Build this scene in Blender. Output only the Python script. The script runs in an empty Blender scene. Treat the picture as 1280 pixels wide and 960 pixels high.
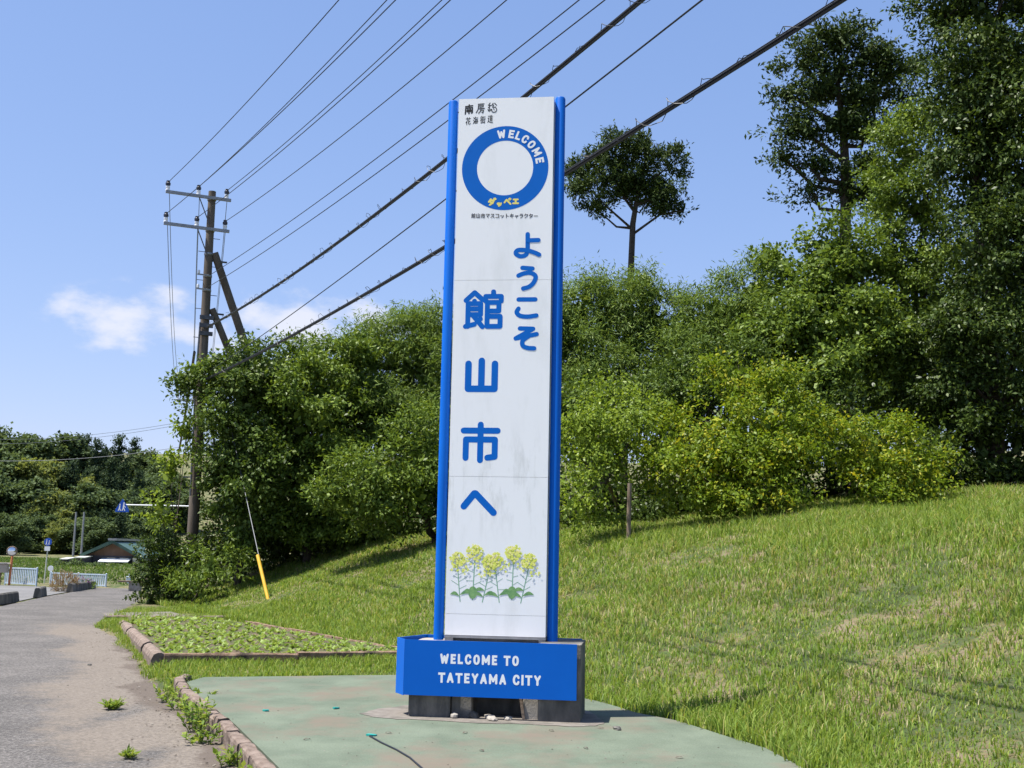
import bpy, math, random
import numpy as np
from mathutils import Vector

R = math.radians
sc = bpy.context.scene
col = sc.collection
rng = np.random.default_rng(7)
random.seed(7)

# ------------------------------------------------------------------ camera
FPX = 1485.0                                  # focal length in pixels of a 1280 px wide frame
PITCH, ROLL = R(8.05), R(1.16)
CAM = np.array([0.0, 0.0, 1.6])
cF = np.array([0, math.cos(PITCH), math.sin(PITCH)])
cU0 = np.array([0, -math.sin(PITCH), math.cos(PITCH)])
cU = cU0 * math.cos(ROLL) - np.array([1.0, 0, 0]) * math.sin(ROLL)
cR = np.array([1.0, 0, 0]) * math.cos(ROLL) + cU0 * math.sin(ROLL)
cd = bpy.data.cameras.new('camera')
cd.sensor_width = 36.0
cd.lens = FPX / 1280 * 36.0
cd.clip_start, cd.clip_end = 0.1, 6000
cam = bpy.data.objects.new('camera', cd)
col.objects.link(cam)
from mathutils import Matrix
cam.matrix_world = Matrix(((cR[0], cU[0], -cF[0], CAM[0]), (cR[1], cU[1], -cF[1], CAM[1]),
                           (cR[2], cU[2], -cF[2], CAM[2]), (0, 0, 0, 1)))
sc.camera = cam


def at(px, py, Y):
    """world point that stands Y metres ahead on the line of sight of a photo pixel"""
    d = cF + cR * ((px - 640) / FPX) + cU * ((480 - py) / FPX)
    return CAM + d * (Y / d[1])


# ------------------------------------------------------------------ sky, sun, exposure
SUN_EL, SUN_AZ = 68.5, 13.0                   # from the left, a little in front of the sign
sun_dir = np.array([-math.cos(R(SUN_EL)) * math.cos(R(SUN_AZ)), -math.cos(R(SUN_EL)) * math.sin(R(SUN_AZ)), math.sin(R(SUN_EL))])
world = bpy.data.worlds.new('World')
sc.world = world
world.use_nodes = True
nt = world.node_tree
nt.nodes.clear()
N, Lk = nt.nodes, nt.links
sky = N.new('ShaderNodeTexSky')
sky.sky_type = 'NISHITA'
sky.sun_disc = False
sky.sun_elevation = R(SUN_EL)
sky.sun_rotation = math.atan2(sun_dir[0], sun_dir[1])
sky.altitude = 0
sky.air_density = 1.0
sky.dust_density = 0.6
sky.ozone_density = 2.0
tc = N.new('ShaderNodeTexCoord')
# fair-weather cumulus low over the horizon: noise shaped by a few soft cloud bodies all round the sky
nz = N.new('ShaderNodeTexNoise')
nz.inputs['Scale'].default_value = 22
nz.inputs['Detail'].default_value = 7
nz.inputs['Roughness'].default_value = 0.55
mp = N.new('ShaderNodeMapping')
mp.inputs['Scale'].default_value = (1, 1, 1.9)
Lk.new(tc.outputs['Generated'], mp.inputs['Vector'])
Lk.new(mp.outputs['Vector'], nz.inputs['Vector'])


def wmath(op, a, b, clamp=False):
    n = N.new('ShaderNodeMath')
    n.operation = op
    n.use_clamp = clamp
    for i, v in enumerate((a, b)):
        if isinstance(v, (int, float)):
            n.inputs[i].default_value = v
        else:
            Lk.new(v, n.inputs[i])
    return n.outputs[0]


clouds = [(-18.2, 10.3, 4.6, 2.1, 1.0), (-15.2, 9.8, 4.0, 1.5, 0.9), (-11.0, 10.6, 4.6, 2.0, 1.0), (-7.0, 10.9, 3.0, 1.3, 0.8), (14, 9, 6, 2, 0.8), (38, 11, 7, 2.4, 1),
          (75, 10, 8, 2.2, 1), (120, 12, 7, 2.4, 1), (160, 9, 9, 2.5, 1), (205, 11, 8, 2.2, 1), (250, 10, 7, 2.5, 1),
          (290, 12, 8, 2.4, 1), (318, 9, 6, 2.0, 1)]
body = None
for az, el, wx, wz, k in clouds:
    d0 = Vector((math.sin(R(az)) * math.cos(R(el)), math.cos(R(az)) * math.cos(R(el)), math.sin(R(el))))
    sb = N.new('ShaderNodeVectorMath'); sb.operation = 'SUBTRACT'; sb.inputs[1].default_value = d0
    Lk.new(tc.outputs['Generated'], sb.inputs[0])
    ml = N.new('ShaderNodeVectorMath'); ml.operation = 'MULTIPLY'
    ml.inputs[1].default_value = (1 / R(wx), 1 / R(wx), 1 / R(wz))
    Lk.new(sb.outputs[0], ml.inputs[0])
    ln = N.new('ShaderNodeVectorMath'); ln.operation = 'LENGTH'
    Lk.new(ml.outputs[0], ln.inputs[0])
    b = wmath('MULTIPLY', wmath('SUBTRACT', 1.0, ln.outputs['Value'], True), k)
    body = b if body is None else wmath('MAXIMUM', body, b)
m1 = wmath('ADD', wmath('MULTIPLY', body, 0.85), wmath('MULTIPLY', wmath('SUBTRACT', nz.outputs['Fac'], 0.52), 2.3))
m1 = wmath('MULTIPLY', m1, wmath('MINIMUM', wmath('MULTIPLY', body, 5.0), 1.0))
rmp = N.new('ShaderNodeMapRange'); rmp.interpolation_type = 'SMOOTHSTEP'
rmp.inputs['From Min'].default_value = 0.05
rmp.inputs['From Max'].default_value = 0.85
rmp.inputs['To Max'].default_value = 0.8
Lk.new(m1, rmp.inputs['Value'])
mx = N.new('ShaderNodeMix'); mx.data_type = 'RGBA'
mx.inputs['B'].default_value = (4.3, 4.35, 4.75, 1)
Lk.new(rmp.outputs['Result'], mx.inputs['Factor'])
sep = N.new('ShaderNodeSeparateColor')                 # the same grade over the whole sky: softer range, bluer
cmb = N.new('ShaderNodeCombineColor')
Lk.new(sky.outputs['Color'], sep.inputs[0])
for i, (k, g) in enumerate(((0.97, 0.75), (1.205, 0.62), (1.93, 0.5))):
    Lk.new(wmath('MULTIPLY', wmath('POWER', sep.outputs[i], g), k), cmb.inputs[i])
Lk.new(cmb.outputs[0], mx.inputs['A'])
bg = N.new('ShaderNodeBackground')
bg.inputs['Strength'].default_value = 0.110
wo = N.new('ShaderNodeOutputWorld')
Lk.new(mx.outputs['Result'], bg.inputs['Color'])
Lk.new(bg.outputs[0], wo.inputs['Surface'])

sl = bpy.data.lights.new('sun', 'SUN')
sl.energy = 5.0
sl.angle = R(0.53)
sl.color = (1.0, 0.955, 0.88)
sun = bpy.data.objects.new('sun', sl)
col.objects.link(sun)
sun.rotation_euler = Vector(sun_dir).to_track_quat('Z', 'Y').to_euler()

sc.view_settings.view_transform = 'Standard'
sc.view_settings.look = 'None'
sc.view_settings.exposure = 0.96
sc.view_settings.gamma = 1
sc.view_settings.use_curve_mapping = False
sc.render.engine = 'CYCLES'
sc.cycles.max_bounces = 5
sc.cycles.use_adaptive_sampling = True
sc.cycles.adaptive_threshold = 0.015
sc.cycles.transparent_max_bounces = 4


# ------------------------------------------------------------------ helpers
def sstep(a, b, x):
    t = np.clip((x - a) / (b - a), 0, 1)
    return t * t * (3 - 2 * t)


def wob(x, y, s, seed):
    """smooth pseudo noise, -1..1"""
    r = np.random.default_rng(seed)
    o = 0
    for i in range(7):
        a = r.uniform(0, 6.28)
        k = s * r.uniform(0.5, 2.2)
        o = o + np.sin(k * (x * math.cos(a) + y * math.sin(a)) + r.uniform(0, 6.28))
    return o / 4.0


def tag(o, label=None, cat=None, group=None, kind=None):
    if label: o['label'] = label
    if cat: o['category'] = cat
    if group: o['group'] = group
    if kind: o['kind'] = kind
    return o


def thing(name, label, cat, loc=(0, 0, 0), rz=0.0, group=None):
    o = bpy.data.objects.new(name, None)
    col.objects.link(o)
    o.location = [float(v) for v in loc]
    o.rotation_euler = (0, 0, rz)
    o.empty_display_size = 0.2
    return tag(o, label, cat, group)


def link(name, me, parent=None):
    o = bpy.data.objects.new(name, me)
    col.objects.link(o)
    if parent is not None:
        o.parent = parent
    return o


def dup(root, loc, rz, label=None):
    r = root.copy()
    col.objects.link(r)
    r.location = [float(v) for v in loc]
    r.rotation_euler = (0, 0, rz)
    if label: r['label'] = label
    for ch in list(root.children):
        c = ch.copy(); col.objects.link(c); c.parent = r
        for g in list(ch.children):
            d = g.copy(); col.objects.link(d); d.parent = c
    return r


def mesh_np(name, V, quads=None, tris=None, mat=None, smooth=False):
    V = np.asarray(V, dtype=np.float32).reshape(-1, 3)
    me = bpy.data.meshes.new(name)
    me.vertices.add(len(V))
    me.vertices.foreach_set('co', V.ravel())
    loops, starts = [], []
    n = 0
    for a, k in ((quads, 4), (tris, 3)):
        if a is not None and len(a):
            a = np.asarray(a, dtype=np.int32)
            loops.append(a.ravel())
            starts.append(n + np.arange(len(a), dtype=np.int32) * k)
            n += a.size
    loops = np.concatenate(loops); starts = np.concatenate(starts)
    me.loops.add(len(loops))
    me.loops.foreach_set('vertex_index', loops)
    me.polygons.add(len(starts))
    me.polygons.foreach_set('loop_start', starts)
    if smooth:
        me.polygons.foreach_set('use_smooth', np.ones(len(starts), dtype=bool))
    me.update(calc_edges=True)
    if mat: me.materials.append(mat)
    return me


class MB:
    """collects boxes, tubes, prisms and builds them as one mesh"""
    def __init__(s): s.v, s.f = [], []

    def add(s, vs, fs):
        k = len(s.v)
        s.v += [tuple(map(float, v)) for v in vs]
        s.f += [tuple(i + k for i in f) for f in fs]
        return s

    def box(s, x0, x1, y0, y1, z0, z1, ch=0.0):
        if ch <= 0:
            return s.add([(x0, y0, z0), (x1, y0, z0), (x1, y1, z0), (x0, y1, z0), (x0, y0, z1), (x1, y0, z1), (x1, y1, z1), (x0, y1, z1)],
                         [(3, 2, 1, 0), (4, 5, 6, 7), (0, 1, 5, 4), (1, 2, 6, 5), (2, 3, 7, 6), (3, 0, 4, 7)])
        c = ch                                            # box with its upright edges and top rim chamfered
        ring = lambda i, z: [(x0 + i + c, y0 + i, z), (x1 - i - c, y0 + i, z), (x1 - i, y0 + i + c, z), (x1 - i, y1 - i - c, z),
                             (x1 - i - c, y1 - i, z), (x0 + i + c, y1 - i, z), (x0 + i, y1 - i - c, z), (x0 + i, y0 + i + c, z)]
        vs = ring(0, z0) + ring(0, z1 - c) + ring(c, z1)
        fs = [tuple(range(7, -1, -1)), tuple(range(16, 24))]
        for l in (0, 8):
            for i in range(8):
                j = (i + 1) % 8
                fs.append((l + i, l + j, l + 8 + j, l + 8 + i))
        return s.add(vs, fs)

    def tube(s, pts, rad, n=8, cap=True):
        pts = [np.array(p, float) for p in pts]
        if not hasattr(rad, '__len__'): rad = [rad] * len(pts)
        vs, fs = [], []
        up = None
        for i, p in enumerate(pts):
            d = pts[min(i + 1, len(pts) - 1)] - pts[max(i - 1, 0)]
            d /= np.linalg.norm(d) + 1e-9
            if up is None:
                up = np.array([0, 0, 1.0]) if abs(d[2]) < .9 else np.array([1.0, 0, 0])
            a = np.cross(d, up); a /= np.linalg.norm(a) + 1e-9
            b = np.cross(a, d); up = b
            for k in range(n):
                t = 2 * math.pi * k / n
                vs.append(p + (a * math.cos(t) + b * math.sin(t)) * rad[i])
        for i in range(len(pts) - 1):
            for k in range(n):
                j = (k + 1) % n
                fs.append((i * n + k, i * n + j, (i + 1) * n + j, (i + 1) * n + k))
        if cap:
            fs.append(tuple(range(n - 1, -1, -1)))
            fs.append(tuple((len(pts) - 1) * n + k for k in range(n)))
        return s.add(vs, fs)

    def prism(s, poly, a0, a1, axis='z'):
        """polygon extruded along an axis"""
        n = len(poly)
        mk = {'z': lambda p, a: (p[0], p[1], a), 'y': lambda p, a: (p[0], a, p[1]), 'x': lambda p, a: (a, p[0], p[1])}[axis]
        vs = [mk(p, a0) for p in poly] + [mk(p, a1) for p in poly]
        fs = [tuple(range(n - 1, -1, -1)), tuple(range(n, 2 * n))]
        fs += [(i, (i + 1) % n, n + (i + 1) % n, n + i) for i in range(n)]
        return s.add(vs, fs)

    def lathe(s, prof, c=(0, 0, 0), n=12):
        """profile of (radius, height) turned about z"""
        vs, fs = [], []
        for r, z in prof:
            for k in range(n):
                t = 2 * math.pi * k / n
                vs.append((c[0] + r * math.cos(t), c[1] + r * math.sin(t), c[2] + z))
        for i in range(len(prof) - 1):
            for k in range(n):
                j = (k + 1) % n
                fs.append((i * n + k, i * n + j, (i + 1) * n + j, (i + 1) * n + k))
        fs.append(tuple(range(n - 1, -1, -1)))
        fs.append(tuple((len(prof) - 1) * n + k for k in range(n)))
        return s.add(vs, fs)

    def mesh(s, name, mat, smooth=False):
        me = bpy.data.meshes.new(name)
        me.from_pydata(s.v, [], s.f)
        me.validate()
        if smooth:
            me.polygons.foreach_set('use_smooth', np.ones(len(me.polygons), dtype=bool))
            try: me.set_sharp_from_angle(angle=R(40))
            except Exception: pass
        me.update()
        me.materials.append(mat)
        return me

    def build(s, name, mat, parent=None, smooth=False):
        return link(name, s.mesh(name, mat, smooth), parent)


# ------------------------------------------------------------------ materials
def new_mat(name):
    m = bpy.data.materials.new(name)
    m.use_nodes = True
    t = m.node_tree
    t.nodes.clear()
    return m, t.nodes, t.links, t.nodes.new('ShaderNodeOutputMaterial')


def ramp(Nn, stops):
    r = Nn.new('ShaderNodeValToRGB')
    e = r.color_ramp.elements
    while len(e) < len(stops): e.new(0.5)
    for i, (p, c) in enumerate(stops):
        e[i].position = p
        e[i].color = (*c, 1) if len(c) == 3 else c
    return r


def noise(Nn, Ll, scale, detail=4, rough=0.55, stretch=None):
    t = Nn.new('ShaderNodeTexCoord')
    n = Nn.new('ShaderNodeTexNoise')
    n.inputs['Scale'].default_value = scale
    n.inputs['Detail'].default_value = detail
    n.inputs['Roughness'].default_value = rough
    if stretch:
        mpp = Nn.new('ShaderNodeMapping')
        mpp.inputs['Scale'].default_value = stretch
        Ll.new(t.outputs['Object'], mpp.inputs['Vector'])
        Ll.new(mpp.outputs['Vector'], n.inputs['Vector'])
    else:
        Ll.new(t.outputs['Object'], n.inputs['Vector'])
    return n


def mixc(Nn, Ll, f, a, b, mode='MIX'):
    m = Nn.new('ShaderNodeMix'); m.data_type = 'RGBA'; m.blend_type = mode
    for sck, v in (('Factor', f), ('A', a), ('B', b)):
        if isinstance(v, (int, float)): m.inputs[sck].default_value = v
        elif isinstance(v, tuple): m.inputs[sck].default_value = (*v, 1)
        else: Ll.new(v, m.inputs[sck])
    return m.outputs['Result']


def surf(name, c1, c2, scale=3, c3=None, s3=0.5, t3=(0.55, 0.7), rough=0.8, spec=0.3, bump=0.3, bscale=40, bdist=0.01, stretch=None, metal=0.0, detail=5, coat=0.0):
    """two-tone noise colour, an optional stain colour in patches, and fine relief"""
    m, Nn, Ll, out = new_mat(name)
    p = Nn.new('ShaderNodeBsdfPrincipled')
    p.inputs['Roughness'].default_value = rough
    p.inputs['Specular IOR Level'].default_value = spec
    p.inputs['Metallic'].default_value = metal
    p.inputs['Coat Weight'].default_value = coat
    n = noise(Nn, Ll, scale, detail, 0.6, stretch)
    r = ramp(Nn, [(0.32, c1), (0.68, c2)])
    Ll.new(n.outputs['Fac'], r.inputs['Fac'])
    c = r.outputs['Color']
    if c3:
        n3 = noise(Nn, Ll, s3, 6, 0.6, stretch)
        r3 = ramp(Nn, [(t3[0], (0, 0, 0)), (t3[1], (1, 1, 1))])
        Ll.new(n3.outputs['Fac'], r3.inputs['Fac'])
        c = mixc(Nn, Ll, r3.outputs['Color'], c, c3)
    Ll.new(c, p.inputs['Base Color'])
    if bump:
        bn = noise(Nn, Ll, bscale, 4, 0.6)
        b = Nn.new('ShaderNodeBump')
        b.inputs['Strength'].default_value = bump
        b.inputs['Distance'].default_value = bdist
        Ll.new(bn.outputs['Fac'], b.inputs['Height'])
        Ll.new(b.outputs['Normal'], p.inputs['Normal'])
    Ll.new(p.outputs[0], out.inputs['Surface'])
    return m


def leafmat(name, stops, trans=0.35, rough=0.5, spec=0.35, tr_boost=1.6, patch=None, pscale=0.5, pt=(0.5, 0.68)):
    """leaf or blade: colour varies from leaf to leaf, some light passes through"""
    m, Nn, Ll, out = new_mat(name)
    g = Nn.new('ShaderNodeNewGeometry')
    r = ramp(Nn, stops)
    Ll.new(g.outputs['Random Per Island'], r.inputs['Fac'])
    c = r.outputs['Color']
    if patch:
        n = noise(Nn, Ll, pscale, 4, 0.6)
        a = Nn.new('ShaderNodeMath'); a.operation = 'MULTIPLY_ADD'
        Ll.new(g.outputs['Random Per Island'], a.inputs[0])
        a.inputs[1].default_value = 0.35
        Ll.new(n.outputs['Fac'], a.inputs[2])
        rr = ramp(Nn, [(pt[0] + 0.17, (0, 0, 0)), (pt[1] + 0.17, (1, 1, 1))])
        Ll.new(a.outputs[0], rr.inputs['Fac'])
        c = mixc(Nn, Ll, rr.outputs['Color'], c, patch)
    p = Nn.new('ShaderNodeBsdfPrincipled')
    p.inputs['Roughness'].default_value = rough
    p.inputs['Specular IOR Level'].default_value = spec * .4
    Ll.new(c, p.inputs['Base Color'])
    t = Nn.new('ShaderNodeBsdfTranslucent')
    bc = mixc(Nn, Ll, 1.0, c, (tr_boost * 1.05, tr_boost * 1.0, tr_boost * 0.55), 'MULTIPLY')
    Ll.new(bc, t.inputs['Color'])
    x = Nn.new('ShaderNodeMixShader')
    x.inputs[0].default_value = trans
    Ll.new(p.outputs[0], x.inputs[1]); Ll.new(t.outputs[0], x.inputs[2])
    Ll.new(x.outputs[0], out.inputs['Surface'])
    return m


def flat(name, c, rough=0.5, spec=0.4, metal=0.0, var=0.06, coat=0.0):
    return surf(name, tuple(v * (1 - var) for v in c), tuple(min(1, v * (1 + var)) for v in c), 6, rough=rough, spec=spec, bump=0, metal=metal, coat=coat)


M = {}
M['blue'] = surf('blue_paint', (0.0005, 0.108, 0.50), (0.001, 0.122, 0.54), 1.2, rough=0.5, spec=0.16, bump=0.04, bscale=8)
M['blue_print'] = flat('blue_print', (0.0005, 0.128, 0.53), 0.6, 0.14, var=0.03)
M['white_print'] = flat('white_print', (0.85, 0.86, 0.87), 0.5, 0.3, var=0.02)
M['black_print'] = flat('black_print', (0.02, 0.02, 0.022), 0.6, 0.3)
M['grey_print'] = flat('grey_print', (0.06, 0.06, 0.075), 0.6, 0.3)
M['yellow_print'] = flat('yellow_print', (0.85, 0.72, 0.18), 0.5, 0.3)
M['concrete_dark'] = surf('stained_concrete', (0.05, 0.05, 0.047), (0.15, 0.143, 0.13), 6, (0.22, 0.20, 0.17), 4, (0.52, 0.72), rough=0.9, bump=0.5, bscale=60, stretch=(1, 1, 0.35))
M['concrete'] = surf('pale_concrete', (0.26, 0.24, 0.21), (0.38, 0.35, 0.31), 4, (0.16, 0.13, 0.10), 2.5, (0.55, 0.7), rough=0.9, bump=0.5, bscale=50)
M['kerb'] = surf('weathered_kerb', (0.135, 0.098, 0.078), (0.265, 0.21, 0.175), 7, (0.075, 0.052, 0.04), 4, (0.55, 0.72), rough=0.95, bump=0.7, bscale=55, bdist=0.02)
M['kerb_rust'] = surf('rusty_kerb', (0.16, 0.095, 0.06), (0.30, 0.21, 0.15), 9, (0.06, 0.045, 0.035), 3, (0.5, 0.68), rough=0.95, bump=0.7, bscale=55, bdist=0.02)
M['steel'] = surf('galvanised_steel', (0.22, 0.225, 0.235), (0.34, 0.345, 0.36), 8, rough=0.5, spec=0.5, metal=0.5, bump=0.05)
M['steel_dark'] = surf('dark_steel', (0.06, 0.062, 0.068), (0.11, 0.11, 0.12), 8, rough=0.55, spec=0.5, metal=0.3, bump=0)
M['pole'] = surf('weathered_pole', (0.085, 0.068, 0.052), (0.17, 0.14, 0.115), 3, (0.045, 0.038, 0.03), 1.5, (0.52, 0.7), rough=0.9, bump=0.3, bscale=30, stretch=(1, 1, 0.25))
M['wire'] = flat('wire_black', (0.012, 0.013, 0.018), 0.5, 0.4)
M['wire_grey'] = flat('wire_grey', (0.09, 0.10, 0.12), 0.5, 0.4)
M['porcelain'] = flat('white_porcelain', (0.75, 0.76, 0.78), 0.2, 0.6)
M['porcelain_dark'] = flat('dark_porcelain', (0.018, 0.018, 0.03), 0.25, 0.6)
M['bark'] = surf('bark', (0.055, 0.042, 0.032), (0.13, 0.105, 0.085), 6, rough=0.95, bump=0.8, bscale=25, bdist=0.03, stretch=(1, 1, 0.3))
M['bark_dark'] = surf('bark_dark', (0.035, 0.028, 0.022), (0.085, 0.068, 0.055), 6, rough=0.95, bump=0.8, bscale=25, bdist=0.03, stretch=(1, 1, 0.3))
M['wood'] = surf('weathered_wood', (0.14, 0.10, 0.07), (0.27, 0.21, 0.16), 8, rough=0.9, bump=0.5, bscale=30, stretch=(1, 1, 0.2))
M['yellow_guard'] = surf('faded_yellow_plastic', (0.62, 0.36, 0.03), (0.72, 0.45, 0.06), 4, (0.62, 0.50, 0.28), 3, (0.6, 0.75), rough=0.5, bump=0)


def white_panel_mat():
    m, Nn, Ll, out = new_mat('white_panel')
    p = Nn.new('ShaderNodeBsdfPrincipled')
    p.inputs['Roughness'].default_value = 0.42
    p.inputs['Specular IOR Level'].default_value = 0.4
    n = noise(Nn, Ll, 2.2, 7, 0.65, (1.3, 1, 0.35))
    r = ramp(Nn, [(0.50, (0.88, 0.885, 0.89)), (0.82, (0.72, 0.73, 0.72))])
    Ll.new(n.outputs['Fac'], r.inputs['Fac'])
    # grime streaks low on the third sheet, where rain runs off the joint
    t = Nn.new('ShaderNodeTexCoord')
    sp = Nn.new('ShaderNodeSeparateXYZ')
    Ll.new(t.outputs['Object'], sp.inputs[0])
    a = Nn.new('ShaderNodeMapRange'); a.interpolation_type = 'SMOOTHSTEP'
    a.inputs['From Min'].default_value = 0.75; a.inputs['From Max'].default_value = 0.05
    d = Nn.new('ShaderNodeMath'); d.operation = 'SUBTRACT'; d.inputs[1].default_value = 2.30
    e = Nn.new('ShaderNodeMath'); e.operation = 'ABSOLUTE'
    Ll.new(sp.outputs['Z'], d.inputs[0]); Ll.new(d.outputs[0], e.inputs[0]); Ll.new(e.outputs[0], a.inputs['Value'])
    n2 = noise(Nn, Ll, 5, 7, 0.7, (2.2, 1, 0.5))
    r2 = ramp(Nn, [(0.50, (0, 0, 0)), (0.75, (0.55, 0.55, 0.55))])
    Ll.new(n2.outputs['Fac'], r2.inputs['Fac'])
    f = Nn.new('ShaderNodeMath'); f.operation = 'MULTIPLY'
    Ll.new(a.outputs['Result'], f.inputs[0]); Ll.new(r2.outputs['Color'], f.inputs[1])
    c = mixc(Nn, Ll, f.outputs[0], r.outputs['Color'], (0.42, 0.43, 0.40))
    Ll.new(c, p.inputs['Base Color'])
    Ll.new(p.outputs[0], out.inputs['Surface'])
    return m


M['white_panel'] = white_panel_mat()

# ------------------------------------------------------------------ terrain
EDGE_Y = np.array([-20, 2, 6, 9, 10.6, 12.8, 14.5, 15.7, 19.35, 22.6, 25.4, 28, 31, 36.7, 43, 48, 56, 70, 120])
EDGE_X = np.array([2.2, -0.3, -1.1, -1.78, -2.45, -3.40, -4.10, -4.6, -5.98, -7.3, -8.7, -9.35, -9.95, -11.3, -12.9, -15.0, -22, -40, -90])


def edge_x(y): return np.interp(y, EDGE_Y, EDGE_X)


def slope_s(x, y): return (x - 2.3) * .885 + (y - 9.5) * .465


def height(x, y):
    x = np.asarray(x, float); y = np.asarray(y, float)
    d = x - edge_x(y)
    z = -0.16 + 0.12 * sstep(-0.1, 0.35, d)
    s = slope_s(x, y) - 0.75
    s = np.where(s > 0, s, 0)
    h = 0.345 * (np.sqrt(s * s + 0.35) - math.sqrt(0.35))
    h = h - 0.205 * (np.sqrt(np.clip(s - 5.6, 0, None) ** 2 + 0.4) - math.sqrt(0.4)) * (s > 5.6)
    q = y - 0.9 * (x + 9)
    mask = 1 - sstep(36, 54, q)
    h = h * mask * sstep(0.0, 2.5, d)
    bumps = 0.05 * wob(x, y, 1.3, 3) + 0.03 * wob(x, y, 3.1, 4)
    z = z + h + bumps * sstep(0.6, 2.5, s) * mask
    z = z + 13 * sstep(150, 250, y) + 20 * sstep(240, 420, y)
    return z


gx = np.unique(np.concatenate([-np.geomspace(20, 2500, 26), np.arange(-20, -14, .8), np.arange(-14, 16, .3), np.arange(16, 30, 1.0), np.geomspace(30, 2500, 24)]))
gy = np.unique(np.concatenate([-np.geomspace(4, 1500, 14), np.arange(-4, 6, 1.0), np.arange(6, 40, .3), np.arange(40, 60, 1.0), np.geomspace(60, 4000, 44)]))
GX, GY = np.meshgrid(gx, gy)
GV = np.stack([GX, GY, height(GX, GY)], -1).reshape(-1, 3)
nx = len(gx)
ii = (np.arange(len(gy) - 1)[:, None] * nx + np.arange(nx - 1)[None, :]).ravel()
Q = np.stack([ii, ii + 1, ii + 1 + nx, ii + nx], -1)


def ground_mat():
    m, Nn, Ll, out = new_mat('grassy_ground')
    p = Nn.new('ShaderNodeBsdfPrincipled')
    p.inputs['Roughness'].default_value = 0.95
    p.inputs['Specular IOR Level'].default_value = 0.1
    n = noise(Nn, Ll, 1.1, 8, 0.65)
    r = ramp(Nn, [(0.30, (0.045, 0.070, 0.016)), (0.46, (0.080, 0.105, 0.028)), (0.56, (0.17, 0.145, 0.06)), (0.70, (0.23, 0.17, 0.105))])
    Ll.new(n.outputs['Fac'], r.inputs['Fac'])
    n2 = noise(Nn, Ll, 22, 5, 0.7)
    c = mixc(Nn, Ll, 0.75, r.outputs['Color'], n2.outputs['Color'], 'OVERLAY')
    hs = Nn.new('ShaderNodeHueSaturation'); hs.inputs['Saturation'].default_value = 0.8
    Ll.new(c, hs.inputs['Color'])
    Ll.new(hs.outputs[0], p.inputs['Base Color'])
    b = Nn.new('ShaderNodeBump'); b.inputs['Strength'].default_value = 0.8; b.inputs['Distance'].default_value = 0.06
    Ll.new(n2.outputs['Fac'], b.inputs['Height']); Ll.new(b.outputs['Normal'], p.inputs['Normal'])
    Ll.new(p.outputs[0], out.inputs['Surface'])
    return m


tag(link('ground', mesh_np('ground', GV, Q, None, ground_mat(), True)), kind='structure')

# ---- sidewalk: asphalt with sand washed along its right side (amount stored per vertex)
sy = np.arange(3.0, 47.6, 0.22)
su = np.linspace(0, 1, 46)
SY, SU = np.meshgrid(sy, su, indexing='ij')
KERB_Y = np.array([0, 12, 22, 33, 38, 45.4, 50]); KERB_X = np.array([-8.2, -10.0, -11.8, -13.7, -14.7, -15.9, -17.6])
ragg = 0.10 * np.sin(SY * 2.1) + 0.07 * np.sin(SY * 5.3 + 1) + 0.04 * np.sin(SY * 11.7)
xr = edge_x(SY) + 0.12 + np.where(SY > 14.8, ragg, 0)
xl = np.interp(SY, KERB_Y, KERB_X)
SX = xl + (xr - xl) * (SU ** 0.6)
SZ = np.full_like(SX, -0.12) + 0.006 * wob(SX, SY, 1.2, 9)
dist = xr - SX
sand = sstep(1.9, 0.5, dist + 0.40 * wob(SX, SY, 0.9, 11) + 0.10 * np.sin(SY * 0.9)) * sstep(30, 21, SY)
hole = np.exp(-(((SX + 3.9) / 0.26) ** 2 + ((SY - 12.6) / 1.1) ** 2)) + np.exp(-(((SX + 2.9) / 0.26) ** 2 + ((SY - 10.1) / 0.6) ** 2))
dark = sstep(0.55, 0.15, dist + 0.22 * wob(SX, SY, 1.7, 12)) * sstep(25, 19, SY)
sand = np.clip(sand - 0.8 * hole, 0, 1)
ns = len(su)
ii = (np.arange(len(sy) - 1)[:, None] * ns + np.arange(ns - 1)[None, :]).ravel()


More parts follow.
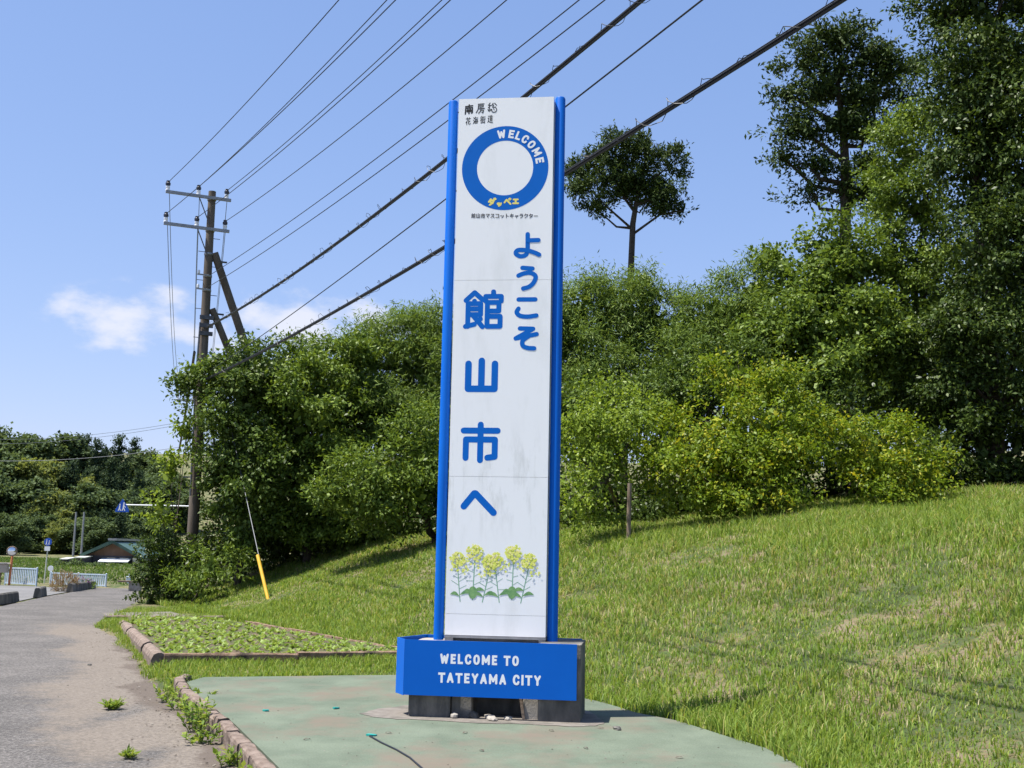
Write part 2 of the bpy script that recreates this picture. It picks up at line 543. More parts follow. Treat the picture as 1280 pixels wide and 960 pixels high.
def sidewalk_mat():
    m, Nn, Ll, out = new_mat('asphalt_with_sand')
    p = Nn.new('ShaderNodeBsdfPrincipled')
    p.inputs['Roughness'].default_value = 0.92
    p.inputs['Specular IOR Level'].default_value = 0.25
    n = noise(Nn, Ll, 38, 6, 0.85)
    r = ramp(Nn, [(0.34, (0.026, 0.025, 0.024)), (0.50, (0.104, 0.097, 0.091)), (0.66, (0.25, 0.235, 0.22))])
    Ll.new(n.outputs['Fac'], r.inputs['Fac'])
    nb = noise(Nn, Ll, 0.8, 5, 0.6)
    rb = ramp(Nn, [(0.35, (0.80, 0.80, 0.80)), (0.65, (1.14, 1.13, 1.12))])
    Ll.new(nb.outputs['Fac'], rb.inputs['Fac'])
    c = mixc(Nn, Ll, 1.0, r.outputs['Color'], rb.outputs['Color'], 'MULTIPLY')
    at_ = Nn.new('ShaderNodeAttribute'); at_.attribute_name = 'dirt'
    sp = Nn.new('ShaderNodeSeparateColor'); Ll.new(at_.outputs['Color'], sp.inputs[0])
    ns_ = noise(Nn, Ll, 4, 8, 0.7)
    ad = Nn.new('ShaderNodeMath'); ad.operation = 'MULTIPLY_ADD'
    Ll.new(ns_.outputs['Fac'], ad.inputs[0]); ad.inputs[1].default_value = 1.5
    Ll.new(sp.outputs[0], ad.inputs[2])
    sb_ = Nn.new('ShaderNodeMath'); sb_.operation = 'SUBTRACT'; sb_.inputs[1].default_value = 0.6
    Ll.new(ad.outputs[0], sb_.inputs[0])
    rs = ramp(Nn, [(0.35, (0, 0, 0)), (0.75, (0.85, 0.85, 0.85))])
    Ll.new(sb_.outputs[0], rs.inputs['Fac'])
    n4 = noise(Nn, Ll, 30, 5, 0.7)
    r4 = ramp(Nn, [(0.3, (0.095, 0.080, 0.066)), (0.7, (0.24, 0.205, 0.168))])
    Ll.new(n4.outputs['Fac'], r4.inputs['Fac'])
    c = mixc(Nn, Ll, rs.outputs['Color'], c, r4.outputs['Color'])
    ad2 = Nn.new('ShaderNodeMath'); ad2.operation = 'MULTIPLY_ADD'
    n5 = noise(Nn, Ll, 5, 10, 0.8)
    Ll.new(n5.outputs['Fac'], ad2.inputs[0]); ad2.inputs[1].default_value = 2.0
    Ll.new(sp.outputs[1], ad2.inputs[2])
    sb2 = Nn.new('ShaderNodeMath'); sb2.operation = 'SUBTRACT'; sb2.inputs[1].default_value = 1.0
    Ll.new(ad2.outputs[0], sb2.inputs[0])
    rd = ramp(Nn, [(0.38, (0, 0, 0)), (0.75, (0.8, 0.8, 0.8))])
    Ll.new(sb2.outputs[0], rd.inputs['Fac'])
    c = mixc(Nn, Ll, rd.outputs['Color'], c, (0.095, 0.076, 0.062))
    Ll.new(c, p.inputs['Base Color'])
    b = Nn.new('ShaderNodeBump'); b.inputs['Strength'].default_value = 0.6; b.inputs['Distance'].default_value = 0.012
    Ll.new(n.outputs['Fac'], b.inputs['Height']); Ll.new(b.outputs['Normal'], p.inputs['Normal'])
    Ll.new(p.outputs[0], out.inputs['Surface'])
    return m


me = mesh_np('sidewalk', np.stack([SX, SY, SZ], -1), np.stack([ii, ii + 1, ii + 1 + ns, ii + ns], -1), None, sidewalk_mat(), True)
ca = me.color_attributes.new('dirt', 'FLOAT_COLOR', 'POINT')
ca.data.foreach_set('color', np.stack([sand, dark, 0 * sand, 0 * sand + 1], -1).astype(np.float32).ravel())
tag(link('sidewalk', me), kind='structure')

# ---- road beyond the kerb, bending away to the left
M['asphalt'] = surf('road_asphalt', (0.11, 0.108, 0.107), (0.165, 0.162, 0.160), 40, (0.185, 0.182, 0.178), 0.5, (0.45, 0.75), rough=0.9, bump=0.4, bscale=60)
M['_line'] = surf('road_paint', (0.55, 0.55, 0.54), (0.72, 0.72, 0.70), 12, (0.22, 0.21, 0.21), 9, (0.6, 0.7), rough=0.8, bump=0)
rd = [(-8.45, 0), (-10.25, 12), (-12.05, 22), (-13.95, 33), (-14.95, 38), (-16.0, 44.6), (-17.2, 47.4), (-24, 50.0), (-40, 53), (-80, 58), (-80, 40), (-60, 20), (-30, 0)]
mb = MB(); mb.add([(x, y, -0.135) for x, y in rd], [tuple(range(len(rd)))[::-1]])
tag(mb.build('road', M['asphalt']), kind='structure')
# ---- green coated pad that carries the sign
pad = [(-0.75, 6.4), (-1.25, 7.9), (-1.66, 9.05), (-2.06, 10.1), (-2.46, 11.15), (-2.95, 12.3), (-3.45, 13.5), (-3.78, 14.45), (-3.72, 15.0)]
pad += [(-3.0, 15.22), (-2.2, 15.5), (-1.4, 15.72), (-0.6, 15.85)]
prev = (-0.3, 15.6)
redge = [(-0.05, 15.3), (0.3, 14.7), (0.62, 14.1), (0.93, 13.5), (1.16, 13.0), (1.38, 12.5), (1.62, 12.0), (1.86, 11.5), (2.02, 11.0), (2.16, 10.4), (2.34, 9.5), (2.5, 8.8), (2.72, 7.9), (2.95, 6.4)]
for i, (x, y) in enumerate(redge):
    pad.append((x + 0.05 * math.sin(i * 2.3), y))


def pad_mat():
    m, Nn, Ll, out = new_mat('green_coated_paving')
    p = Nn.new('ShaderNodeBsdfPrincipled')
    p.inputs['Roughness'].default_value = 0.85
    p.inputs['Specular IOR Level'].default_value = 0.25
    n = noise(Nn, Ll, 70, 4, 0.7)
    r = ramp(Nn, [(0.3, (0.086, 0.108, 0.078)), (0.7, (0.147, 0.175, 0.130))])
    Ll.new(n.outputs['Fac'], r.inputs['Fac'])
    n2 = noise(Nn, Ll, 1.6, 7, 0.65, (1, 0.7, 1))
    r2 = ramp(Nn, [(0.34, (0.78, 0.81, 0.79)), (0.64, (1.14, 1.14, 1.13))])
    Ll.new(n2.outputs['Fac'], r2.inputs['Fac'])
    c = mixc(Nn, Ll, 1.0, r.outputs['Color'], r2.outputs['Color'], 'MULTIPLY')
    n3 = noise(Nn, Ll, 0.9, 8, 0.68, (1.0, 0.8, 1))
    r3 = ramp(Nn, [(0.48, (0, 0, 0)), (0.64, (0.85, 0.85, 0.85))])
    Ll.new(n3.outputs['Fac'], r3.inputs['Fac'])
    c = mixc(Nn, Ll, r3.outputs['Color'], c, (0.15, 0.122, 0.094))
    n4 = noise(Nn, Ll, 7, 6, 0.75)
    r4 = ramp(Nn, [(0.58, (0, 0, 0)), (0.74, (0.6, 0.6, 0.6))])
    Ll.new(n4.outputs['Fac'], r4.inputs['Fac'])
    c = mixc(Nn, Ll, r4.outputs['Color'], c, (0.12, 0.125, 0.105))
    Ll.new(c, p.inputs['Base Color'])
    b = Nn.new('ShaderNodeBump'); b.inputs['Strength'].default_value = 0.35; b.inputs['Distance'].default_value = 0.02
    Ll.new(n2.outputs['Fac'], b.inputs['Height']); Ll.new(b.outputs['Normal'], p.inputs['Normal'])
    Ll.new(p.outputs[0], out.inputs['Surface'])
    return m


M['pad'] = pad_mat()
mb = MB(); mb.prism(pad, -0.13, 0.0)
tag(mb.build('green_paving', M['pad']), kind='structure')


M['worn'] = surf('worn_concrete_paving', (0.135, 0.118, 0.10), (0.20, 0.18, 0.158), 9, (0.10, 0.095, 0.08), 3, (0.48, 0.66), rough=0.9, bump=0.4, bscale=40)
rw = random.Random(21)
worn = [(-1.42, 11.98), (-1.30, 11.80), (-1.02, 11.66), (-0.72, 11.64), (-0.40, 11.52), (-0.05, 11.50), (0.30, 11.47), (0.62, 11.40), (0.84, 11.46), (0.96, 11.66), (0.93, 12.1), (0.80, 12.6), (-0.95, 12.75), (-1.28, 12.4)]
w2_ = []
for (a, b) in zip(worn, worn[1:] + worn[:1]):
    for t in (0, .25, .5, .75):
        w2_.append((a[0] + (b[0] - a[0]) * t + rw.uniform(-.025, .025), a[1] + (b[1] - a[1]) * t + rw.uniform(-.025, .025)))
mb = MB(); mb.add([(x, y, 0.004) for x, y in w2_], [tuple(range(len(w2_)))])
tag(mb.build('worn_paving', M['worn']), kind='structure')


def in_poly(px, py, poly):
    inside = np.zeros(len(px), bool)
    n = len(poly)
    for i in range(n):
        x0, y0 = poly[i]; x1, y1 = poly[(i + 1) % n]
        c = ((y0 > py) != (y1 > py)) & (px < (x1 - x0) * (py - y0) / (y1 - y0 + 1e-12) + x0)
        inside ^= c
    return inside


# ---- kerb along the pad: precast stones with broken gaps
def kerb_run(name, label, pts, w, h, zb, mat, group=None, length=0.62, gap=0.015, jit=0.012, round_top=0.03, seed=1):
    rr = random.Random(seed)
    root = thing(name, label, 'kerb', (*pts[0], zb), group=group)
    seg = [np.array(p, float) for p in pts]
    d = [0.0]
    for a, b in zip(seg[:-1], seg[1:]): d.append(d[-1] + np.linalg.norm(b - a))
    P = lambda t: np.array([np.interp(t, d, [p[0] for p in seg]), np.interp(t, d, [p[1] for p in seg])])
    t = 0.0
    while t < d[-1] - 0.1:
        l = min(length * rr.uniform(0.9, 1.1), d[-1] - t)
        a, b = P(t + gap), P(t + l - gap)
        v = b - a; L = np.linalg.norm(v); ang = math.atan2(v[1], v[0])
        mb = MB()
        hh = h + rr.uniform(-jit, jit); c = round_top
        prof = [(-w / 2, 0), (w / 2, 0), (w / 2 - .004, hh - c), (w / 2 - c * .4, hh - c * .3), (w / 2 - c, hh), (-w / 2 + c, hh), (-w / 2 + c * .4, hh - c * .3), (-w / 2 + .004, hh - c)]
        n = 5
        vs, fs = [], []
        for k in range(n):
            x = L * k / (n - 1)
            for (yy, zz) in prof:
                vs.append((x + rr.uniform(-.006, .006), yy + rr.uniform(-.005, .005), zz + (rr.uniform(-.01, .006) if zz > 0 else 0)))
        m8 = len(prof)
        for k in range(n - 1):
            for j in range(m8):
                fs.append((k * m8 + j, k * m8 + (j + 1) % m8, (k + 1) * m8 + (j + 1) % m8, (k + 1) * m8 + j))
        fs += [tuple(range(m8)), tuple((n - 1) * m8 + j for j in range(m8 - 1, -1, -1))]
        mb.add(vs, fs)
        o = mb.build('kerb_stone', mat, root)
        o.location = (a[0] - pts[0][0], a[1] - pts[0][1], 0)
        o.rotation_euler = (0, rr.uniform(-.012, .012), ang + rr.uniform(-.02, .02))
        t += l
    return root


kerb_run('stone_kerb', 'brown weathered kerb of short stones along the left edge of the green paving',
         [(-0.87, 6.5), (-1.37, 7.95), (-1.78, 9.1), (-2.18, 10.15), (-2.58, 11.2), (-3.07, 12.35), (-3.57, 13.55), (-3.9, 14.5), (-3.92, 14.95)], 0.13, 0.20, -0.16, M['kerb'], seed=3)
# ---- vegetable bed and its edging
bed = [(-4.72, 16.98), (-3.2, 17.52), (-1.65, 18.17), (-0.6, 18.65), (-2.05, 19.85), (-3.7, 22.3), (-5.3, 24.9), (-6.2, 26.2), (-8.3, 26.5), (-7.65, 24.5), (-6.2, 20.8)]
kerb_run('bed_edging', 'low rust brown edging along the front of the seedling bed', [(-4.75, 16.86), (-3.2, 17.40), (-1.65, 18.05), (-0.5, 18.55)], 0.09, 0.21, -0.10, M['kerb_rust'], length=1.8, gap=0.006, jit=0.008, round_top=0.02, seed=5)
kerb_run('rounded_kerb', 'thick rounded pinkish kerb along the left side of the seedling bed', [(-4.84, 16.95), (-5.55, 18.8), (-6.35, 20.9), (-7.78, 24.5)], 0.22, 0.26, -0.16, M['kerb'], length=1.9, gap=0.02, jit=0.015, round_top=0.09, seed=6)
kerb_run('bed_edging', 'thin sunken edging between the seedling bed and the grassy bank', [(-0.6, 18.75), (-2.08, 19.9), (-3.75, 22.35), (-5.4, 25.0)], 0.07, 0.12, -0.05, M['kerb_rust'], length=1.8, gap=0.01, jit=0.02, round_top=0.015, seed=7)
kerb_run('concrete_edging', 'narrow grey concrete edging across the far end of the seedling bed', [(-8.8, 26.55), (-6.0, 27.3)], 0.11, 0.10, -0.06, M['kerb'], length=1.0, seed=8)
M['soil'] = surf('bed_soil', (0.075, 0.055, 0.035), (0.14, 0.105, 0.07), 8, (0.07, 0.10, 0.03), 3, (0.45, 0.6), rough=0.95, bump=0.9, bscale=20, bdist=0.04)
mb = MB(); mb.prism(bed, -0.1, 0.035)
tag(mb.build('bed_soil', M['soil']), kind='structure')
mb = MB(); mb.add([(-9.7, 28.9, -.03), (-8.7, 26.75, -.03), (-7.0, 27.2, .0), (-8.2, 29.4, .0)], [(0, 1, 2, 3)])
tag(mb.build('concrete_apron', M['worn']), kind='structure')


# ------------------------------------------------------------------ foliage builders
def unit(v): return v / (np.linalg.norm(v, axis=-1, keepdims=True) + 1e-9)


def leaf_quads(p, axis, nrm, L, W, curl=0.12):
    b = unit(np.cross(axis, nrm))
    n = np.cross(b, axis)
    L = L[:, None]; W = W[:, None]
    V = np.stack([p, p + axis * L * .45 + b * W * .5 + n * L * curl * .5, p + axis * L - n * L * curl * .3, p + axis * L * .45 - b * W * .5 + n * L * curl * .5], 1)
    return V.reshape(-1, 3)


def crown(name, blobs, mat, parent, L=.14, W=.07, dens=9, k=14, spray=.45, droop=.25, upn=.7, back=.4, lump=.28, seed=0, ground=True, shell=.17, inner=.18, mul=3.6, fill=6.0, cl=.52, clf=.90, flat=.55):
    r = np.random.default_rng(seed + 1000)
    dens = dens * mul
    L, W = L * .90, W * .95
    out = []
    bl = [(np.array(c, float), np.array(q, float)) for c, q in blobs]
    for bi, (c, rad) in enumerate(bl):
        A = 4 * math.pi * (((rad[0] * rad[1]) ** 1.6 + (rad[0] * rad[2]) ** 1.6 + (rad[1] * rad[2]) ** 1.6) / 3) ** (1 / 1.6)
        n = max(6, int(A * dens))
        u = unit(r.normal(size=(n, 3)))
        lum = 0
        for j in range(6):
            fv = r.normal(size=3) * 2.6
            lum = lum + np.sin(u @ fv + r.uniform(0, 6.28))
        rho = np.clip(1 - np.abs(r.normal(0, shell, n)), .3, 1) * (1 + lump * lum / 2.6)
        rho = np.where(r.random(n) < inner, r.uniform(.25, .85, n), rho)
        p = c + rad * u * rho[:, None]
        if cl > 0:                                          # most sprays gather in boughs with gaps between them
            nc = max(5, int(A / (cl * cl * 4.4)))
            ci = r.integers(0, nc, n)
            cu = unit(r.normal(size=(nc, 3)))
            cc = c + rad * cu * (r.uniform(.78, 1.12, nc) * 1.0)[:, None]
            csz = cl * r.uniform(.6, 1.35, nc)
            dd = unit(r.normal(size=(n, 3))) * (r.random(n) ** .45)[:, None]
            pc_ = cc[ci] + dd * csz[ci][:, None] * np.array([1.15, 1.15, flat])
            inc = r.random(n) < clf
            p = np.where(inc[:, None], pc_, p)
            u = np.where(inc[:, None], unit(cu[ci] * .55 + dd * .75), u)
        keep = (u[:, 1] < .35) | (r.random(n) < back)
        for bj, (c2, r2) in enumerate(bl):
            if bj != bi:
                q = np.linalg.norm((p - c2) / r2, axis=1)
                keep &= ~((q < .6) & (r.random(n) < .85))
        if ground:
            keep &= p[:, 2] > height(p[:, 0], p[:, 1]) + .05
        p, u = p[keep], u[keep]
        n = len(p)
        if n == 0: continue
        d = unit(u * .8 + r.normal(size=(n, 3)) * .45 + np.array([0, 0, .25 - droop * .6]))
        sz = r.uniform(.75, 1.25, n)
        t = (np.arange(k) / k - .35)
        pos = p[:, None, :] + d[:, None, :] * (t[None, :, None] * spray * sz[:, None, None]) + r.normal(size=(n, k, 3)) * spray * .16
        ax = unit(d[:, None, :] * .6 + r.normal(size=(n, k, 3)) * .65 + np.array([0, 0, -droop]))
        nr = unit(r.normal(size=(n, k, 3)) * .55 + np.array([0, 0, upn]) + u[:, None, :] * .45)
        m = n * k
        Ls = (L * r.uniform(.6, 1.25, (n, k)) * (0.85 + .15 * sz[:, None])).reshape(m)
        out.append(leaf_quads(pos.reshape(m, 3), ax.reshape(m, 3), nr.reshape(m, 3), Ls, Ls * (W / L)))
    for bi, (c, rad) in enumerate(bl):                      # the dense inside of each leaf mass: broader overlapping sprays
        if fill <= 0: break
        n = max(4, int(fill * 1.8 * 4 * math.pi * (rad[0] * rad[1] * rad[2]) ** (2 / 3)))
        u = unit(r.normal(size=(n, 3)))
        p = c + rad * u * r.uniform(.1, .66, n)[:, None]
        if ground: p = p[p[:, 2] > height(p[:, 0], p[:, 1]) + .1]
        n = len(p)
        if n == 0: continue
        ax = unit(r.normal(size=(n, 3)) + np.array([0, 0, -.2])); nr = unit(r.normal(size=(n, 3)) * .8 + np.array([0, -.3, .5]))
        Ls = L * 2.0 * r.uniform(.7, 1.3, n)
        out.append(leaf_quads(p - ax * Ls[:, None] * .5, ax, nr, Ls, Ls * .62))
    V = np.concatenate(out)
    if parent is not None:
        V = V - np.array(parent.location)
    me = mesh_np(name, V, np.arange(len(V)).reshape(-1, 4), None, mat)
    return link(name, me, parent)


def limbs(parent, mat, base, blobs, r0, fork=.45, seed=0, lean=None, n=7, leader=False):
    """tapered trunk with a limb into each leaf mass"""
    r = np.random.default_rng(seed + 5)
    b = np.array(base, float)
    cs = [np.array(c, float) for c, q in blobs]
    cen = np.mean(cs, axis=0)
    top = np.array([cen[0] * .5 + b[0] * .5, cen[1] * .5 + b[1] * .5, b[2] + (cen[2] - b[2]) * fork])
    if lean is not None: top = np.array(lean, float)
    mb = MB()
    o = b
    j = lambda s: r.normal(size=3) * s
    mid = (b + top) / 2 + j(.06)
    if leader:                                              # one stem to the top, limbs leaving it at many heights
        hi = max(cs, key=lambda c: c[2])
        st = [b - [0, 0, .25], b + [0, 0, .12]]
        for t in (.25, .45, .62, .78, .92, 1.0):
            q = b + (top - b) * min(1, t / .62) if t < .62 else top + (hi - top) * ((t - .62) / .38)
            st.append(q + j(.10 if t < .95 else .02) * np.array([1, 1, .2]))
        rs_ = [r0 * 1.35, r0, r0 * .9, r0 * .8, r0 * .7, r0 * .5, r0 * .28, r0 * .08]
        mb.tube([q - o for q in st], rs_, n)
        zs_ = [q[2] for q in st]
        on = lambda z: np.array([np.interp(z, zs_, [q[i] for q in st]) for i in range(3)])
        for c, (c0, q) in zip(cs, blobs):
            dh = math.hypot(c[0] - hi[0], c[1] - hi[1])
            a = on(max(top[2] - r.uniform(.1, .9), c[2] - dh * r.uniform(.35, .8) - .2))
            kink = a + (c - a) * r.uniform(.35, .6) + j(.22) + np.array([0, 0, -.12])
            e = c + unit(c - a) * min(q) * .6
            w0 = r0 * r.uniform(.26, .42)
            mb.tube([a - o, kink - o, c + j(.1) - o, e - o], [w0, w0 * .7, w0 * .4, w0 * .1], 6)
            for k in range(5):
                s0 = kink + (c - kink) * r.uniform(.1, 1)
                tw = c + unit(r.normal(size=3)) * np.array(q) * .9
                mb.tube([s0 - o, (s0 + tw) / 2 + j(.1) - o, tw - o], [w0 * .3, w0 * .18, w0 * .05], 4)
        return mb.build('trunk', mat, parent, True)
    mb.tube([b - [0, 0, .25] - o, b + [0, 0, .12] - o, mid - o, top - o], [r0 * 1.35, r0, r0 * .85, r0 * .72], n)
    for c, (c0, q) in zip(cs, blobs):
        m1 = top + (c - top) * .5 + j(.12) + np.array([0, 0, -.05 * np.linalg.norm(c - top)])
        e = c + (c - top) / (np.linalg.norm(c - top) + 1e-6) * min(q) * .45
        ll = max(.25, min(1, 2.2 / (np.linalg.norm(c - top) + .6)))
        mb.tube([top - o - (0, 0, .05), m1 - o, c - o, e - o], [r0 * .55, r0 * .36 * (.6 + .4 * ll), r0 * .22, r0 * .07], 6)
        for k in range(4):
            tw = c + unit(r.normal(size=3)) * np.array(q) * .85
            mb.tube([c - o, (c + tw) / 2 + j(.06) - o, tw - o], [r0 * .16, r0 * .1, r0 * .03], 4)
    return mb.build('trunk', mat, parent, True)


def B(px, py, Y, rx, rz, ry=None):
    c = at(px, py, Y)
    k = Y / FPX
    return (c, (rx * k, ry if ry else (rx + rz) * .5 * k * 1.0, rz * k))


def tree(name, label, blobs, base, mat, r0=.12, bark='bark_dark', cat='tree', group=None, seed=0, fork=.45, lean=None, leader=False, **kw):
    bx, by = base
    bz = float(height(bx, by))
    root = thing(name, label, cat, (bx, by, bz), group=group)
    limbs(root, M[bark], (bx, by, bz), blobs, r0, fork, seed, lean, leader=leader)
    crown('crown', blobs, mat, root, seed=seed, **kw)
    return root


def on_bank(px, py):
    for Y in np.arange(9, 45, .05):
        q = at(px, py, Y)
        if q[2] <= float(height(q[0], q[1])): return q
    return q


def gpx(px, Y):
    """x of a photo column at depth Y near ground level"""
    return float(at(px, 670, Y)[0])


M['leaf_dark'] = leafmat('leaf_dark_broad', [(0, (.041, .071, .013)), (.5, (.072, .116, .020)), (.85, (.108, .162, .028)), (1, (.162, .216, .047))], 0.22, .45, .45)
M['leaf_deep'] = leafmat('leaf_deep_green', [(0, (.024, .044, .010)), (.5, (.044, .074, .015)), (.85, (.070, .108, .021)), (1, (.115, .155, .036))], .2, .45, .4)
M['leaf_mid'] = leafmat('leaf_mid', [(0, (.065, .104, .017)), (.5, (.099, .154, .023)), (.85, (.151, .215, .033)), (1, (.213, .280, .055))], 0.25, .45, .4)
M['leaf_bamboo'] = leafmat('leaf_bamboo', [(0, (.069, .114, .024)), (.5, (.106, .166, .033)), (.85, (.149, .215, .046)), (1, (.218, .280, .072))], 0.28, .5, .3)
M['leaf_citrus'] = leafmat('leaf_citrus', [(0, (.088, .140, .012)), (.45, (.135, .201, .016)), (.8, (.181, .244, .020)), (1, (.260, .301, .030))], 0.30, .45, .4, patch=(.38, .34, .025), pscale=1.5, pt=(.60, .86))

M['leaf_lime'] = leafmat('leaf_lime', [(0, (.098, .151, .018)), (.5, (.149, .215, .024)), (1, (.253, .326, .055))], 0.32, .42, .4)
M['leaf_conifer'] = leafmat('leaf_conifer', [(0, (.026, .046, .013)), (.5, (.042, .070, .018)), (1, (.085, .120, .032))], 0.14, .55, .3)
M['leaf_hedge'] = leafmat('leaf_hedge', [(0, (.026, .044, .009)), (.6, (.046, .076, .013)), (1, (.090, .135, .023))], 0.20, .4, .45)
M['leaf_far'] = leafmat('leaf_far', [(0, (.056, .084, .038)), (.6, (.078, .114, .047)), (1, (.118, .160, .064))], .25, .6, .2)  # this and the next two: haze put into the colour, leaves lightened and greyed
M['leaf_far_dark'] = leafmat('leaf_far_cedar', [(0, (.028, .049, .027)), (.6, (.041, .067, .034)), (1, (.062, .092, .043))], .2, .6, .2)
M['leaf_far_lime'] = leafmat('leaf_far_bamboo', [(0, (.111, .140, .043)), (.6, (.153, .183, .055)), (1, (.204, .221, .072))], .35, .6, .2)

# ------------------------------------------------------------------ left thicket by the utility pole
GT = 'trees and shrubs of the roadside thicket'
tree('vine_thicket', 'dark vine covered thicket wrapped round the lower utility pole', [B(300, 520, 34.6, 44, 58), B(318, 470, 35.4, 48, 42), B(306, 585, 34.2, 34, 55), B(330, 585, 34.6, 60, 70), B(262, 492, 35.2, 26, 40), B(312, 640, 34.6, 42, 48)],
     (gpx(300, 35), 35), M['leaf_dark'], .11, seed=1, group=GT, L=.15, W=.085, dens=8.5, k=13)
tree('broadleaf_tree', 'leafy green broadleaf tree between the vine thicket and the bamboo', [B(392, 525, 35, 62, 62), B(372, 605, 35, 58, 62), B(355, 470, 36, 46, 42), B(425, 470, 36.5, 50, 48), B(340, 540, 35.6, 40, 60), B(420, 640, 35.5, 60, 45)],
     (gpx(385, 35.5), 35.5), M['leaf_mid'], .13, seed=2, group=GT, L=.16, W=.085, dens=8, k=13)
tree('bamboo_clump', 'feathery bamboo clump rising just left of the sign', [B(452, 448, 37.5, 40, 38), B(500, 440, 37.5, 46, 44), B(540, 420, 38, 40, 40), B(475, 505, 37, 60, 55), B(545, 500, 37, 55, 70), B(395, 448, 37.5, 22, 30), B(600, 470, 38, 60, 70), B(655, 440, 38, 55, 70)],
     (gpx(500, 38), 38), M['leaf_bamboo'], .06, seed=3, group=GT, L=.20, W=.035, dens=9, k=16, spray=.6, droop=.5, lump=.36)
tree('spreading_tree', 'green tree with spreading low branches overhanging the bank left of the sign', [B(478, 590, 31.5, 62, 36), B(435, 615, 31.2, 34, 26), B(530, 565, 32, 48, 44), B(520, 622, 31.2, 55, 30), B(585, 580, 32, 60, 60), B(640, 600, 32, 55, 60), B(470, 640, 31.8, 40, 20)],
     (gpx(545, 32.5), 32.5), M['leaf_mid'], .12, seed=4, group=GT, L=.14, W=.07, dens=9, k=13, droop=.15)
tree('sapling', 'sparse light green sapling left of the utility pole above the hedge', [B(212, 592, 34.2, 12, 24), B(234, 540, 34.8, 9, 30), B(198, 636, 33.6, 14, 18), B(248, 462, 35.6, 12, 12), B(208, 648, 34.2, 10, 14)],
     (gpx(222, 34.6), 34.6), M['leaf_lime'], .035, seed=5, group=GT, L=.15, W=.085, dens=6, k=9, spray=.4, lump=.4, cl=.22, bark='bark')
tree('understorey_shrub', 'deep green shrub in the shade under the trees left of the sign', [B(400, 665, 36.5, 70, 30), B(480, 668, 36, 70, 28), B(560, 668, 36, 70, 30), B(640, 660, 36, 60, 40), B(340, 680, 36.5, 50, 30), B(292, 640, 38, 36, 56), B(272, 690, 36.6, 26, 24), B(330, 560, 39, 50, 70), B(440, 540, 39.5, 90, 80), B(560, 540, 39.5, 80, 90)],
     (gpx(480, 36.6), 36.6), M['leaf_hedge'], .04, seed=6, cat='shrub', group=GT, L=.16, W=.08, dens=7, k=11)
# low leafy plants in front of the hedge
tree('leafy_shrub', 'low fern like shrub spilling down the bank beside the clipped hedge', [B(246, 722, 32.4, 22, 11), B(266, 706, 32.8, 20, 13), B(232, 730, 32, 16, 7), B(292, 694, 33.5, 20, 12)],
     (gpx(245, 32.8), 32.8), M['leaf_mid'], .03, seed=7, cat='shrub', group=GT, L=.16, W=.05, dens=12, k=12, spray=.4, droop=.35)

# clipped hedge: a box of small leaves with a woody frame
hx0, hx1 = gpx(181, 33.8), gpx(246, 33.8)
hroot = thing('clipped_hedge', 'clipped dark green hedge at the foot of the utility pole', 'hedge', ((hx0 + hx1) / 2, 33.9, -.05), group=None)
hb = []
for i in range(5):
    for j in range(3):
        hb.append(((hx0 + (hx1 - hx0) * (i + .5) / 5, 33.9 + .1 * (i % 2), .28 + .6 * j), (.36, .62, .38)))
limbs(hroot, M['bark_dark'], ((hx0 + hx1) / 2, 33.9, -.05), hb[5:10], .06, .2, 8)
crown('foliage', hb, M['leaf_hedge'], hroot, L=.085, W=.05, dens=24, k=12, spray=.16, droop=.1, lump=.08, back=.5, shell=.1, seed=8, mul=1.6, cl=.2, clf=.4)

# ------------------------------------------------------------------ right thicket
tree('bamboo_clump', 'pale feathery bamboo clump right behind the top of the sign under the lone tree', [B(722, 392, 35, 34, 50), B(765, 392, 35, 42, 52), B(812, 398, 35, 36, 52), B(740, 460, 34.5, 60, 50), B(806, 352, 35, 10, 22), B(690, 440, 35, 40, 70)],
     (gpx(760, 36), 36), M['leaf_bamboo'], .06, seed=11, group=GT, L=.19, W=.035, dens=10, k=16, spray=.6, droop=.5, lump=.34)
tree('bamboo_clump', 'darker bamboo clump between the lone tree and the tall conifer', [B(862, 412, 34.5, 40, 44), B(902, 398, 34.5, 40, 48), B(943, 365, 34.8, 30, 42), B(880, 462, 34, 60, 44), B(950, 420, 34, 40, 50)],
     (gpx(900, 35.5), 35.5), M['leaf_bamboo'], .06, seed=12, group=GT, L=.19, W=.04, dens=10, k=15, spray=.55, droop=.45, lump=.34)
tree('vine_tree', 'vine covered tree with broad bright leaves below the tall conifer', [B(1028, 318, 31.5, 38, 42), B(990, 352, 31.8, 34, 48), B(1065, 345, 31.6, 40, 46), B(1020, 400, 31, 60, 48), B(1085, 415, 30.6, 50, 46), B(975, 430, 31.2, 46, 44), B(1050, 470, 30.4, 70, 44)],
     (gpx(1040, 31.8), 31.8), M['leaf_mid'], .14, seed=13, group=GT, L=.15, W=.09, dens=9, k=13)
tree('laurel_shrub', 'rounded dark green shrub behind the yellowish citrus tree', [B(860, 455, 30.5, 42, 36), B(830, 500, 30.5, 50, 44), B(900, 470, 30, 50, 40), B(770, 520, 30.5, 55, 55), B(720, 540, 30.5, 45, 60), B(1000, 500, 29.8, 60, 40)],
     (gpx(860, 31), 31), M['leaf_dark'], .09, seed=14, cat='shrub', group=GT, L=.12, W=.06, dens=11, k=13)
